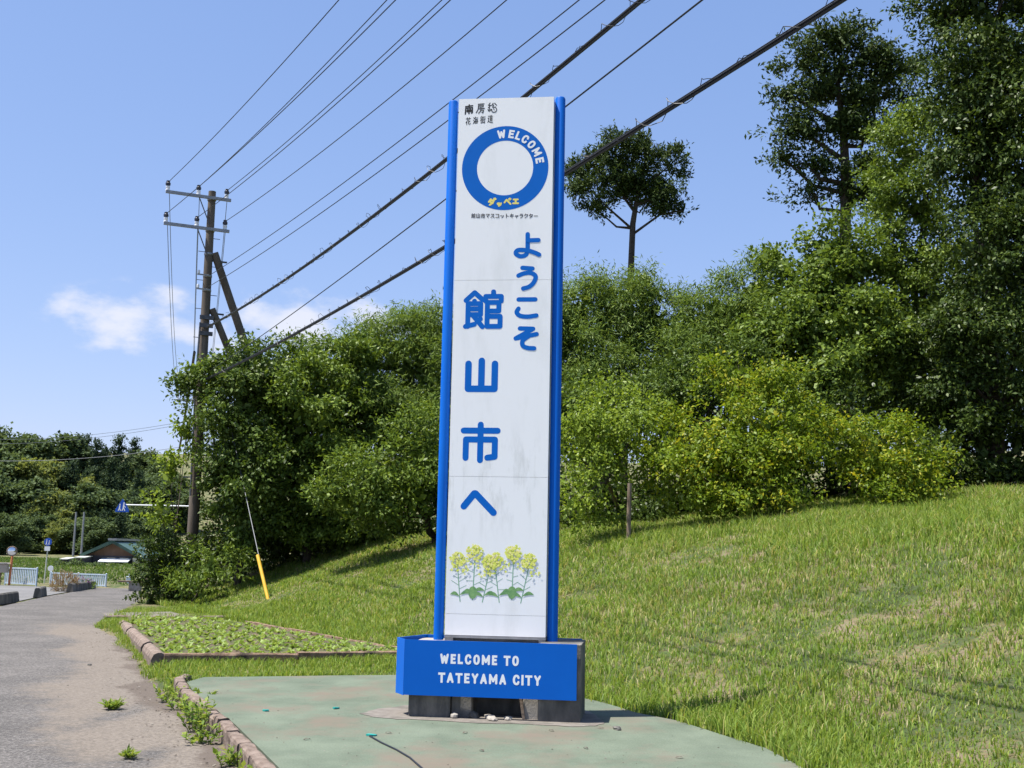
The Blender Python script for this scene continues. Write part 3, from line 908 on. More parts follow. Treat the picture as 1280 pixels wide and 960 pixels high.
tree('understorey_shrub', 'deep shaded undergrowth under the dark trees at the far right', [B(760, 620, 29.5, 70, 60), B(860, 610, 29.5, 70, 60), B(980, 590, 29, 80, 70), B(1090, 560, 29, 90, 80), B(1200, 560, 29.5, 80, 60), B(1290, 550, 29.5, 80, 70), B(1170, 606, 29.5, 60, 36), B(1260, 598, 29.5, 70, 36), B(1350, 590, 29.5, 70, 40)],
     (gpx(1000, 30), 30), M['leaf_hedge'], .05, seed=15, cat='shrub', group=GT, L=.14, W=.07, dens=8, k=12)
tree('citrus_tree', 'large yellowish green citrus tree with low branches right of the sign', [B(905, 535, 25.6, 60, 54), B(962, 530, 25.2, 62, 58), B(872, 592, 25.0, 46, 44), B(978, 590, 24.9, 40, 42), B(930, 478, 26, 58, 34), B(845, 560, 25.4, 28, 46), B(925, 600, 25.0, 50, 46), B(1008, 520, 25.4, 26, 28), B(905, 628, 24.8, 40, 16), B(955, 624, 24.8, 30, 15)],
     (gpx(925, 25.8), 25.8), M['leaf_citrus'], .09, seed=16, group=GT, L=.11, W=.055, dens=13, k=13, spray=.38, lump=.3, inner=.1, shell=.2)
tree('citrus_shrub', 'small rounded yellow green citrus shrub beside the larger one, toward the right edge', [B(1105, 565, 25.6, 46, 42), B(1074, 556, 25.7, 28, 32), B(1142, 580, 25.3, 34, 32), B(1110, 598, 25.2, 40, 26), B(1090, 606, 25.0, 30, 14), B(1140, 606, 25.0, 28, 12)],
     (gpx(1105, 25.8), 25.8), M['leaf_citrus'], .06, seed=17, cat='shrub', group=GT, L=.105, W=.055, dens=14, k=13, spray=.34, lump=.26)
tree('young_citrus', 'thin citrus tree with a crooked trunk and open crown just right of the sign', [B(756, 515, 25.8, 44, 42), B(728, 570, 25.4, 34, 42), B(796, 518, 25.8, 24, 40), B(716, 632, 24.4, 16, 26), B(735, 600, 24.8, 22, 22), B(770, 570, 25.6, 22, 24), B(735, 640, 25.2, 26, 16)],
     tuple(on_bank(776, 652)[:2]), M['leaf_lime'], .06, seed=18, group=GT, L=.11, W=.055, dens=11, k=12, spray=.4, lump=.35, bark='bark', lean=tuple(at(758, 598, 25.4)))
tree('backing_shrubs', 'dense dark shrubs far back on the hill behind the citrus trees', [B(740, 500, 38, 60, 80, 1.5), B(840, 500, 38, 70, 70, 1.5), B(940, 480, 38, 70, 80, 1.5), B(1040, 470, 38, 70, 90, 1.5), B(1140, 440, 37, 70, 100, 1.5), B(1240, 440, 36, 80, 110, 1.5), B(1330, 440, 36, 80, 120, 1.5)],
     (gpx(1000, 38.5), 38.5), M['leaf_hedge'], .05, seed=27, cat='shrub', group=GT, L=.2, W=.12, dens=4, k=12, spray=.6)
# taller trees
pc = [B(768, 186, 41, 30, 18), B(808, 184, 41, 26, 17), B(740, 206, 41, 22, 15), B(838, 204, 41, 20, 17), B(724, 234, 41, 17, 12), B(758, 228, 41, 26, 14), B(798, 218, 41, 30, 18),
      B(836, 238, 41, 22, 13), B(850, 264, 41, 12, 6), B(744, 258, 41, 18, 10), B(816, 252, 41, 24, 10), B(780, 244, 41, 22, 14)]
tree('lone_pine', 'lone flat topped tree with a bare trunk standing against the sky right of the sign', pc, (gpx(781, 41), 41), M['leaf_conifer'], .15, seed=20, group=GT, fork=.7, leader=True, lean=tuple(at(784, 280, 41)), L=.17, W=.06, dens=13, k=16, spray=.38, droop=.0, lump=.34, back=.7, mul=2.8, fill=2.0, cl=.40, flat=.42)
tree('tall_conifer', 'tall conifer with dark clumped crown rising above the vine covered tree', [B(1042, 50, 36, 36, 18), B(1003, 78, 36, 30, 16), B(1080, 74, 36, 36, 20), B(982, 118, 36, 22, 12), B(1036, 104, 36, 36, 18), B(1096, 112, 36, 38, 24), B(996, 158, 36, 28, 15), B(980, 196, 36, 18, 9),
      B(1042, 158, 36, 30, 16), B(1014, 206, 36, 26, 10), B(1085, 160, 36, 30, 22), B(1128, 82, 36, 26, 14), B(1010, 240, 36, 18, 8), B(1086, 228, 36, 34, 30)],
     (gpx(1058, 36), 36), M['leaf_conifer'], .24, seed=21, group=GT, fork=.75, leader=True, lean=tuple(at(1054, 235, 36)), L=.19, W=.07, dens=11, k=15, spray=.5, droop=.2, lump=.36, back=.6, mul=2.9, fill=2.2, cl=.55, flat=.42)
tree('mid_green_tree', 'lighter green deciduous tree between the tall conifer and the dark mass', [B(1132, 195, 33, 42, 48), B(1108, 255, 33, 34, 42), B(1158, 262, 32.5, 52, 56), B(1165, 140, 33.5, 34, 30), B(1118, 318, 32.5, 44, 44), B(1165, 330, 32, 50, 50), B(1150, 410, 33.5, 60, 60), B(1110, 470, 33.5, 60, 60), B(1190, 470, 33.5, 60, 60)],
     (gpx(1125, 33), 33), M['leaf_mid'], .2, seed=22, group=GT, L=.14, W=.07, dens=9, k=13, spray=.5, droop=.3)
tree('tall_broadleaf', 'tall dark broadleaf tree filling the upper right corner', [B(1235, 40, 30, 70, 70), B(1180, 20, 30.5, 38, 34), B(1205, 120, 30.2, 52, 60), B(1270, 130, 29.6, 70, 80), B(1220, 200, 30, 56, 56), B(1330, 60, 30, 80, 100), B(1290, 230, 29.5, 70, 70), B(1250, -60, 30, 90, 60)],
     (gpx(1240, 30.5), 30.5), M['leaf_deep'], .26, seed=23, group=GT, L=.16, W=.075, dens=9, k=13, spray=.55, droop=.35, fork=.5)
tree('overhanging_tree', 'dark tree with overhanging boughs above the shaded hollow at the right edge', [B(1230, 320, 29, 60, 54), B(1290, 340, 28.6, 60, 66), B(1185, 400, 29.6, 50, 52), B(1240, 420, 28.6, 56, 46), B(1300, 450, 28.2, 56, 50), B(1180, 470, 29.4, 50, 34), B(1215, 480, 28.8, 40, 30), B(1360, 380, 28.6, 60, 90)],
     (gpx(1250, 29.6), 29.6), M['leaf_deep'], .2, seed=24, group=GT, L=.14, W=.07, dens=9.5, k=13, spray=.5, droop=.35)


# ------------------------------------------------------------------ grass
def blades(name, P, h, w, lean, mat, seed, kind='stuff'):
    r = np.random.default_rng(seed)
    n = len(P)
    a = r.uniform(0, 2 * math.pi, n)
    b = np.stack([np.cos(a), np.sin(a), 0 * a], -1)
    ld = a + math.pi / 2 + r.normal(0, .6, n)
    l = np.stack([np.cos(ld), np.sin(ld), 0 * a], -1) * (lean * r.uniform(.2, 1.3, n))[:, None]
    H = h[:, None]; W = (w * r.uniform(.7, 1.3, n))[:, None]
    up = np.array([0, 0, 1.0])
    V = np.stack([P - b * W * .5, P + b * W * .5, P + up * H * .58 + l * H * .3 + b * W * .42, P + up * H * .58 + l * H * .3 - b * W * .42,
                  P + up * H * (.98 - .25 * np.minimum(1, np.linalg.norm(l, axis=1, keepdims=True))) + l * H * .9], 1).reshape(-1, 3)
    k = np.arange(n)[:, None] * 5
    me = mesh_np(name, V, k + np.array([[0, 1, 2, 3]]), k + np.array([[3, 2, 4]]), mat)
    return tag(link(name, me), kind=kind)


M['grass'] = leafmat('grass_blades', [(0, (.120, .200, .035)), (.45, (.168, .261, .045)), (.72, (.228, .304, .063)), (.86, (.325, .339, .124)), (.95, (.456, .412, .236)), (1, (.541, .473, .305))], .4, .5, .3, tr_boost=1.35, patch=(.36, .31, .14), pscale=.8, pt=(.56, .84))
M['grass_lush'] = leafmat('grass_lush', [(0, (.112, .191, .030)), (.5, (.174, .252, .041)), (.9, (.248, .314, .061)), (1, (.371, .348, .135))], .38, .5, .3, tr_boost=1.3)


M['field_blades'] = leafmat('field_blades', [(0, (.06, .11, .02)), (.5, (.10, .16, .03)), (.9, (.15, .21, .05)), (1, (.25, .26, .10))], .35, .5, .3, patch=(.06, .095, .025), pscale=.12, pt=(.45, .6))


def scatter(n, x0, x1, y0, y1, seed, yexp=1.6):
    r = np.random.default_rng(seed)
    y = y0 + (y1 - y0) * r.random(n) ** yexp
    x = r.uniform(x0, x1, n)
    return x, y, r


def visible(x, y, m=.05): return (x / y > -.47 - m) & (x / y < .62 + m)


# bank: tufts of blades over the whole slope
x, y, r = scatter(255000, -12, 20, 6.5, 36, 31, 1.45)
s = slope_s(x, y)
ok = visible(x, y) & (s > np.where(y < 15.6, -.6, .55) + .15 * wob(x, y, 1.6, 5)) & ~in_poly(x, y, pad) & ~in_poly(x, y, bed) & (x > edge_x(y) + .5) & (s < 15)
bare = wob(x, y, .8, 41) + .5 * wob(x, y, 2.4, 42)
ok &= (bare < .85) | (r.random(len(x)) < .75)
x, y, s, bare = x[ok], y[ok], s[ok], bare[ok]
m = len(x)
k = 3
hh = (.12 + .07 * wob(x, y, 1.1, 43) + .10 * sstep(5.0, 8.5, s) + .05 * sstep(2.2, .6, s)) * np.where(bare > .6, .5, 1)
hh = np.clip(hh, .06, .4)
X = np.repeat(x, k) + r.normal(0, .035, m * k); Y = np.repeat(y, k) + r.normal(0, .035, m * k)
H3 = np.repeat(hh, k) * r.uniform(.55, 1.4, m * k)
lush = r.random(m * k) < np.repeat(np.where(bare > .6, .25, 1) * np.clip(.34 + .75 * sstep(3.0, .8, s) + .45 * wob(x, y, .7, 44), .03, .95), k)
P = np.stack([X, Y, height(X, Y) - .01], -1)
wd = .0075 + .00035 * Y
blades('bank_grass', P[~lush], H3[~lush], wd[~lush], .85, M['grass'], 51)
blades('bank_grass', P[lush], H3[lush], wd[lush], .8, M['grass_lush'], 52)
# long seed stems near the brow
x, y, r = scatter(9000, -6, 15, 14, 27, 33, 1.0)
s = slope_s(x, y)
ok = visible(x, y) & (s > 4.5) & (s < 12) & (r.random(len(x)) < sstep(4.5, 8, s))
x, y = x[ok], y[ok]
blades('tall_grass', np.stack([x, y, height(x, y) - .01], -1), r.uniform(.22, .42, len(x)), .011 + 0 * x, .55, M['grass_lush'], 53)
# verge strips round the pad and the bed
x, y, r = scatter(60000, -9.5, 1.0, 13.5, 31, 34, 1.2)
s = slope_s(x, y)
ok = (s <= .8) & ~in_poly(x, y, pad) & ~in_poly(x, y, bed) & (x > edge_x(y) + .02 + .12 * wob(x, y, 2.2, 6))
ok &= ~((x > -9.9) & (x < -7.2) & (y > 26.7) & (y < 29.3) & (r.random(len(x)) < .85))
x, y = x[ok], y[ok]
m = len(x); k = 3
X = np.repeat(x, k) + r.normal(0, .03, m * k); Y = np.repeat(y, k) + r.normal(0, .03, m * k)
hh = np.repeat(np.clip(.11 + .05 * wob(x, y, 1.5, 45), .05, .22), k) * r.uniform(.6, 1.4, m * k)
ok = ~in_poly(X, Y, pad) & ~in_poly(X, Y, bed)
X, Y, hh = X[ok], Y[ok], hh[ok]
blades('verge_grass', np.stack([X, Y, height(X, Y) - .01], -1), hh, .011 + 0 * X, .8, M['grass_lush'], 54)
# field and verge beyond the road
x, y, r = scatter(90000, -75, -8, 34, 128, 35, 1.5)
ok = (x / y > -.52) & (x > edge_x(y) + .3) | ((y > 51) & (x / y > -.52) & (y > 50 + np.clip(-x - 17, 0, 60) * .18 + 1.5))
ok &= ~((y < 47) & (x < edge_x(y) + .3))
x, y = x[ok], y[ok]
fh = np.where(y > 60, .16, .14) * r.uniform(.5, 1.5, len(x)) * (1 + .4 * wob(x, y, .12, 46))
blades('field_grass', np.stack([x, y, height(x, y) - .02], -1), fh, .012 + .0007 * y, .7, M['field_blades'], 55)

# seedlings in the bed: rows of small pale green rosettes
M['seedling'] = leafmat('seedling_leaf', [(0, (.16, .24, .05)), (.5, (.23, .32, .07)), (1, (.33, .42, .13))], .35, .45, .4, tr_boost=1.2)
rr = np.random.default_rng(61)
pts = []
d1 = np.array([-.36, .93]); d1 /= np.linalg.norm(d1); d2 = np.array([.93, .36]); d2 /= np.linalg.norm(d2)
for i in np.arange(-2, 16, .26):
    for j in np.arange(-4, 8, .15):
        p_ = np.array([-4.7, 16.9]) + d1 * (i + rr.normal(0, .035)) + d2 * (j + rr.normal(0, .05))
        pts.append(p_)
pts = np.array(pts)
inb = in_poly(pts[:, 0], pts[:, 1], [(-4.70, 17.02), (-0.9, 18.55), (-2.15, 19.75), (-3.8, 22.2), (-5.4, 24.7), (-6.3, 26.1), (-8.2, 26.4), (-7.62, 24.5), (-6.2, 20.9)])
pts = pts[inb & (rr.random(len(pts)) < .9)]
k = 9
n = len(pts)
a = rr.uniform(0, 6.28, (n, k)); tilt = rr.uniform(.25, .9, (n, k))
ax = np.stack([np.cos(a) * np.cos(tilt), np.sin(a) * np.cos(tilt), np.sin(tilt)], -1).reshape(-1, 3)
pp = np.repeat(np.column_stack([pts, np.full(n, .04)]), k, 0)
nr = unit(np.array([0, 0, 1.0]) + rr.normal(size=(n * k, 3)) * .35)
Ls = rr.uniform(.05, .105, n * k) * np.repeat(rr.uniform(.7, 1.25, n), k)
V = leaf_quads(pp, ax, nr, Ls, Ls * .55)
tag(link('seedlings', mesh_np('seedlings', V, np.arange(len(V)).reshape(-1, 4), None, M['seedling'])), 'rows of pale green seedlings covering the edged bed', 'seedlings', kind='stuff')

# ------------------------------------------------------------------ the sign
SIGN = thing('welcome_sign', 'tall white and blue city welcome sign on a blue box base', 'sign', (-0.12, 11.72, 0.0), R(-7))
# base
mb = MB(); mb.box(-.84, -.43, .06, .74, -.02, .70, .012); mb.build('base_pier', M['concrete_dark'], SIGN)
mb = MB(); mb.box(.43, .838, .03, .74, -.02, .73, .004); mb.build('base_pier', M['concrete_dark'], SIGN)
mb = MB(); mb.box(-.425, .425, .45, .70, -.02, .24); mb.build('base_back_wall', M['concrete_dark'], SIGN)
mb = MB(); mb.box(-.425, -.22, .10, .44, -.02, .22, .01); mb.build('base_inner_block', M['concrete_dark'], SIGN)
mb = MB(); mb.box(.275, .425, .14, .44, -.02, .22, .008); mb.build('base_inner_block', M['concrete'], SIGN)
mb = MB(); mb.box(-.83, .42, .10, .73, .66, .705); mb.build('base_top_slab', M['concrete'], SIGN)
# blue cladding of the box: front sheet, left wing folded back, back rim; the right wing is missing
mb = MB()
mb.prism([(-.88, 0), (.80, 0), (.80, .012), (-.875, .012)], .21, .735)
front = mb.build('front_cladding', M['blue'], SIGN)
mb = MB(); mb.prism([(-.882, .001), (-.878, .013), (-.99, .22), (-1.003, .215)], .205, .737)
wing = mb.build('side_cladding', M['blue'], SIGN)
mb = MB(); mb.prism([(-1.003, .22), (-.99, .22), (-.80, .765), (-.815, .765)], .20, .737); mb.build('side_cladding', M['blue'], SIGN)
mb = MB(); mb.box(-.80, .80, .755, .767, .21, .737); mb.build('back_cladding', M['blue'], SIGN)
# tubular posts
for x, rr_, zt in ((-.617, .051, 6.365), (.529, .054, 6.375)):
    mb = MB(); mb.lathe([(rr_, .715), (rr_, zt - .02), (rr_ * .85, zt - .003), (rr_ * .3, zt)], (x, .38, 0), 24)
    mb.build('post', M['blue'], SIGN, True)
# steel frame seen below the sheets
mb = MB()
mb.box(-.545, .47, .30, .50, .745, .768)
mb.box(-.545, -.46, .31, .36, .70, .745); mb.box(.40, .465, .31, .36, .70, .745); mb.box(-.54, .46, .44, .49, .70, .745)
mb.build('frame', M['steel'], SIGN)
# white sheets with open joints
zs = [.770, .978, 2.350, 4.385, 6.357]
SHEETS = []
for z0, z1 in zip(zs[:-1], zs[1:]):
    mb = MB(); mb.box(-.543, .467, .30, .47, z0 + .0013, z1 - .0013)
    SHEETS.append(mb.build('panel_sheet', M['white_panel'], SIGN))
mb = MB(); mb.box(-.53, .455, .315, .455, .775, 6.34); mb.build('panel_core', M['steel_dark'], SIGN)


# ---- flat lettering laid 1 mm off the sheets; strokes step back by hairs so that no two faces share a plane
def capsule(a, b, w, k, yb):
    a = np.array(a, float); b = np.array(b, float)
    d = b - a; ang = math.atan2(d[1], d[0]) if np.linalg.norm(d) > 1e-9 else 0
    poly = []
    for c, o in ((b, -math.pi / 2), (a, math.pi / 2)):
        for j in range(7):
            t = ang + o + math.pi * j / 6
            poly.append((c[0] + math.cos(t) * w / 2, yb - k * .00003, c[1] + math.sin(t) * w / 2))
    return poly


def bar(a, b, w, k, yb):
    a = np.array(a, float); b = np.array(b, float); d = (b - a) / (np.linalg.norm(b - a) + 1e-9)
    n = np.array([-d[1], d[0]]) * w / 2; e = d * w * .5
    return [(q[0], yb - k * .00003, q[1]) for q in (a - e - n, b + e - n, b + e + n, a - e + n)]


def curve(pts, n=6):
    """Catmull-Rom through the points"""
    p = [np.array(q, float) for q in pts]
    p = [2 * p[0] - p[1]] + p + [2 * p[-1] - p[-2]]
    out = []
    for i in range(1, len(p) - 2):
        for t in np.linspace(0, 1, n, endpoint=False):
            out.append(.5 * (2 * p[i] + (p[i + 1] - p[i - 1]) * t + (2 * p[i - 1] - 5 * p[i] + 4 * p[i + 1] - p[i + 2]) * t * t + (3 * p[i] - p[i - 1] - 3 * p[i + 1] + p[i + 2]) * t ** 3))
    return out + [p[-2]]


C_ = lambda *p: ('c', p)
G = {
 'yo': [((.50, 1), (.51, .30)), C_((.51, .30), (.44, .08), (.22, .02), (.04, .14), (.10, .28), (.30, .30), (.55, .26), (.80, .17), (.97, .08)), ((.52, .72), (.93, .73))],
 'u': [((.26, .96), (.78, .92)), C_((.06, .60), (.35, .70), (.70, .72), (.95, .56), (.86, .28), (.62, .08), (.32, .0))],
 'ko': [((.10, .93), (.90, .93)), C_((.10, .45), (.02, .26), (.18, .08), (.55, .03), (.96, .09))],
 'so': [((.22, .97), (.80, .95), (.04, .50)), C_((.04, .50), (.5, .60), (.96, .70)), C_((.60, .60), (.36, .40), (.36, .16), (.58, .05), (.86, .03))],
 'kan': [((.02, .76), (.25, .98), (.47, .78)), ((.25, .74), (.25, .68)), ((.08, .03), (.08, .67), (.42, .67), (.42, .36), (.08, .36)), ((.08, .52), (.42, .52)), ((.02, .03), (.26, .09)), ((.22, .34), (.48, .02)), ((.42, .24), (.33, .18)),
         ((.76, 1), (.76, .88)), ((.55, .74), (.55, .87), (.97, .87), (.97, .74)), ((.60, .70), (.60, .03)), ((.60, .70), (.91, .70), (.91, .46), (.60, .46)), ((.60, .31), (.95, .31), (.95, .03), (.60, .03))],
 'yama': [((.08, .90), (.08, .06), (.92, .06), (.92, .90)), ((.50, 1), (.50, .06))],
 'shi': [((.50, 1), (.50, 0)), ((.03, .83), (.97, .83)), ((.10, .06), (.10, .58), (.90, .58), (.90, .10), (.70, .07))],
 'he': [((.06, .34), (.36, .90), (.40, .90), (.94, .08))],
 'ma': [((.05, .86), (.95, .86), (.50, .36)), ((.28, .52), (.62, .14))],
 'su': [((.10, .88), (.85, .88), (.52, .42), (.05, .06)), ((.55, .44), (.96, .06))],
 'kko': [((.10, .86), (.90, .86), (.90, .08)), ((.08, .13), (.90, .13))],
 'tsu': [((.12, .58), (.22, .36)), ((.42, .64), (.50, .42)), ((.88, .60), (.74, .22), (.42, .02))],
 'to': [((.35, .96), (.35, .04)), ((.35, .60), (.88, .38))],
 'ki': [((.10, .70), (.90, .78)), ((.05, .38), (.95, .46)), ((.42, .98), (.60, .02))],
 'ya': [((.10, .42), (.92, .56), (.74, .30)), ((.32, .66), (.52, .0))],
 'ra': [((.20, .92), (.82, .92)), ((.08, .64), (.92, .64), (.72, .26), (.30, .02))],
 'ku': [((.36, .98), (.05, .55)), ((.28, .80), (.92, .80), (.72, .36), (.20, .02))],
 'ta': [((.36, .98), (.05, .55)), ((.28, .80), (.92, .80), (.72, .36), (.20, .02)), ((.30, .52), (.70, .30))],
 'bar': [((.05, .5), (.95, .5))],
 'da': [((.32, .90), (.02, .50)), ((.26, .74), (.80, .74), (.62, .34), (.18, .02)), ((.28, .48), (.62, .28)), ((.82, 1.0), (.90, .88)), ((.98, 1.02), (1.06, .90))],
 'pe': [((.04, .36), (.36, .80), (.98, .10)), C_((.84, .98), (.96, .90), (.84, .80), (.74, .90), (.84, .98))],
 'e': [((.12, .84), (.88, .84)), ((.50, .84), (.50, .12)), ((.04, .12), (.96, .12))],
 'nan': [((.52, 1), (.50, .76)), ((.10, .80), (.92, .90)), ((.12, .66), (.08, -.05)), ((.14, .62), (.90, .68), (.90, .10), (.80, .05)), ((.36, .52), (.42, .42)), ((.66, .54), (.58, .44)), ((.28, .38), (.76, .41)), ((.28, .22), (.76, .25)), ((.53, .40), (.50, .0))],
 'bou': [((.22, .96), (.88, .99)), ((.26, .82), (.80, .85), (.78, .66)), C_((.26, .82), (.22, .40), (.02, .04)), ((.26, .66), (.78, .67)), ((.52, .62), (.54, .52)), ((.30, .45), (.94, .49)), C_((.56, .46), (.50, .22), (.28, -.02)), ((.50, .28), (.84, .30), (.76, .02), (.66, .04))],
 'sou': [((.26, 1), (.08, .76), (.32, .74), (.08, .50)), ((.20, .54), (.18, .08)), ((.04, .32), (.08, .16)), ((.36, .34), (.32, .16)), ((.60, .97), (.44, .72)), ((.76, .97), (.98, .74)), ((.66, .78), (.54, .52), (.90, .55)), C_((.46, .30), (.52, .04), (.84, .0), (.98, .16)), ((.66, .38), (.72, .27)), ((.92, .42), (1.02, .28))],
 'hana': [((.05, .80), (.97, .84)), ((.30, .98), (.30, .70)), ((.70, .98), (.68, .72)), ((.36, .62), (.04, .26)), ((.22, .44), (.22, -.02)), ((.88, .52), (.54, .32)), C_((.58, .66), (.57, .16), (.76, .06), (.97, .20))],
 'umi': [((.10, .88), (.20, .76)), ((.02, .56), (.14, .48)), ((.04, .04), (.22, .32)), ((.46, .98), (.30, .70)), ((.40, .82), (.97, .84)), ((.42, .62), (.36, .10), (.86, .12), (.90, .64), (.42, .62)), ((.26, .36), (1, .38)), ((.64, .60), (.60, .12))],
 'gai': [((.20, .96), (.04, .70)), ((.26, .66), (.04, .40)), ((.16, .50), (.16, 0)), ((.34, .80), (.66, .82)), ((.50, .96), (.50, .56)), ((.32, .56), (.70, .58)), ((.34, .34), (.66, .36)), ((.50, .48), (.50, .10)), ((.28, .06), (.70, .12)), ((.74, .86), (.98, .88)), ((.72, .60), (1.02, .62)), ((.88, .60), (.88, .02), (.78, .06))],
 'dou': [((.10, .92), (.20, .80)), ((.04, .60), (.22, .62), (.14, .22)), C_((.02, .04), (.20, .18), (.50, .04), (1.02, .0)), ((.46, .99), (.52, .88)), ((.82, .99), (.74, .88)), ((.34, .84), (.97, .86)), ((.50, .70), (.50, .24), (.86, .24), (.86, .70), (.50, .70)), ((.50, .55), (.86, .55)), ((.50, .40), (.86, .40))],
 'W': [((.02, 1), (.24, 0), (.5, .8), (.76, 0), (.98, 1))], 'E': [((.95, .97), (.05, .97), (.05, .03), (.95, .03)), ((.05, .52), (.8, .52))], 'L': [((.05, 1), (.05, .03), (.95, .03))],
 'C': [C_((.95, .76), (.78, .97), (.32, .97), (.05, .7), (.05, .3), (.32, .03), (.78, .03), (.95, .24))], 'O': [C_((.5, 1), (.16, .88), (.03, .5), (.16, .12), (.5, 0), (.84, .12), (.97, .5), (.84, .88), (.5, 1))],
 'M': [((.03, 0), (.03, 1), (.5, .25), (.97, 1), (.97, 0))], 'T': [((0, .97), (1, .97)), ((.5, .97), (.5, 0))], 'A': [((.02, 0), (.5, 1), (.98, 0)), ((.2, .3), (.8, .3))],
 'Y': [((.03, 1), (.5, .48), (.97, 1)), ((.5, .48), (.5, 0))], 'I': [((.5, 1), (.5, 0))],
}


def glyph_polys(g, x0, x1, z0, z1, w, yb, k0=0, shape=capsule, xf=None):
    polys = []
    inset = w / 2
    mp_ = lambda p: (x0 + inset + p[0] * (x1 - x0 - w), z0 + inset + p[1] * (z1 - z0 - w))
    k = k0
    for st in G[g]:
        pts = [mp_(p) for p in (curve(st[1]) if st[0] == 'c' else st)]
        sh = capsule if st[0] == 'c' else shape
        if xf: pts = [xf(p) for p in pts]
        for a, b in zip(pts[:-1], pts[1:]):
            polys.append(sh(a, b, w, k, yb)); k += 1
    return polys, k


def print_on(parent, name, polys, mat, label=None):
    mb = MB()
    for pl in polys:
        mb.add(pl, [tuple(range(len(pl)))])
    o = mb.build(name, mat, parent)
    if label: o['label'] = label
    return o


YP = .2993
for g, sh, x0, x1, z0, z1, w in (('yo', 3, .063, .37, 4.607, 4.893, .047), ('u', 3, .093, .34, 4.27, 4.545, .047), ('ko', 2, .09, .353, 3.968, 4.216, .047), ('so', 2, .08, .36, 3.637, 3.905, .047),
                                 ('kan', 2, -.447, -.008, 3.86, 4.287, .052), ('yama', 2, -.43, -.036, 3.195, 3.572, .068), ('shi', 2, -.445, -.011, 2.486, 2.91, .062), ('he', 1, -.436, -.023, 1.937, 2.235, .068)):
    po, _ = glyph_polys(g, x0, x1, z0, z1, w, YP)
    print_on(SHEETS[sh], 'character', po, M['blue_print'])
# emblem: blue ring with lettering; the disc inside stays plain
cx, cz, RO, RI = -.036, 5.588, .457, .297
mb = MB(); n = 72
vs = [(cx + math.cos(2 * math.pi * i / n) * q, YP, cz + math.sin(2 * math.pi * i / n) * q) for q in (RI, RO) for i in range(n)]
mb.add(vs, [(i, (i + 1) % n, n + (i + 1) % n, n + i) for i in range(n)])
mb.build('emblem_ring', M['blue_print'], SHEETS[3])
for ch, a, wd_ in (('W', 97, .088), ('E', 80.5, .062), ('L', 68.5, .058), ('C', 56, .068), ('O', 42, .072), ('M', 26.5, .082), ('E', 11.5, .062)):
    t = R(a - 90)
    xf = lambda p, t=t, a=a: (cx + math.cos(R(a)) * .372 + p[0] * math.cos(t) - p[1] * math.sin(t), cz + math.sin(R(a)) * .372 + p[0] * math.sin(t) + p[1] * math.cos(t))
    po, _ = glyph_polys(ch, -wd_ / 2, wd_ / 2, -.047, .047, .021, YP - .0008, xf=xf, shape=bar if ch in 'EL' else capsule)
    print_on(SHEETS[3], 'letter', po, M['white_print'])
for ch, x, z, q in (('da', -.130, -.366, .088), ('tsu', -.052, -.388, .066), ('pe', .034, -.366, .086), ('e', .120, -.364, .076)):
    po, _ = glyph_polys(ch, cx + x - q / 2, cx + x + q / 2, cz + z - q / 2, cz + z + q / 2, .019, YP - .0008)
    print_on(SHEETS[3], 'letter', po, M['yellow_print'])
po, k = [], 0
x = -.384
txt = ['kan', 'yama', 'shi', 'ma', 'su', 'kko', 'tsu', 'to', 'ki', 'ya', 'ra', 'ku', 'ta', 'bar']
for i, g in enumerate(txt):
    w_ = .0505
    zc = 5.112 - .047 - .0009 * i + .010
    q, k = glyph_polys(g, x + .002, x + w_ - .002, zc - .026, zc + .026, .0052 if i == 0 else .0075, YP, k % 40)
    po += q; x += w_
print_on(SHEETS[3], 'caption', po, M['grey_print'])
for row, gl, x, z0, hh_, w_, sw in ((0, ['nan', 'bou', 'sou'], -.498, 6.185, .112, .124, .010), (1, ['hana', 'umi', 'gai', 'dou'], -.48, 6.066, .088, .078, .0075)):
    for i, g in enumerate(gl):
        po, _ = glyph_polys(g, x + i * w_ + .01, x + (i + 1) * w_ - .008, z0 + .006 * i, z0 + hh_ + .006 * i, sw * (1.5 if i == 0 and row == 0 else 1), YP)
        print_on(SHEETS[3], 'brush_character', po, M['black_print'])
# words on the blue box
for row, txt, x0, x1, z0, z1, drop in ((0, 'WELCOME TO', -.535, .252, .515, .612, 0), (1, 'TATEYAMA CITY', -.548, .468, .336, .434, 0)):
    wid = {'W': 1.25, 'M': 1.2, 'I': .42, ' ': .55, 'L': .85, 'E': .85}
    tot = sum(wid.get(c, 1.0) for c in txt); u_ = (x1 - x0) / tot
    x = x0
    for c in txt:
        w_ = wid.get(c, 1.0) * u_
        if c != ' ':
            po, _ = glyph_polys(c, x + .007, x + w_ - .009, z0, z1, .0215, -.0006, shape=bar if c in 'ELTI' else capsule)
            print_on(front, 'letter', po, M['white_print'])
        x += w_
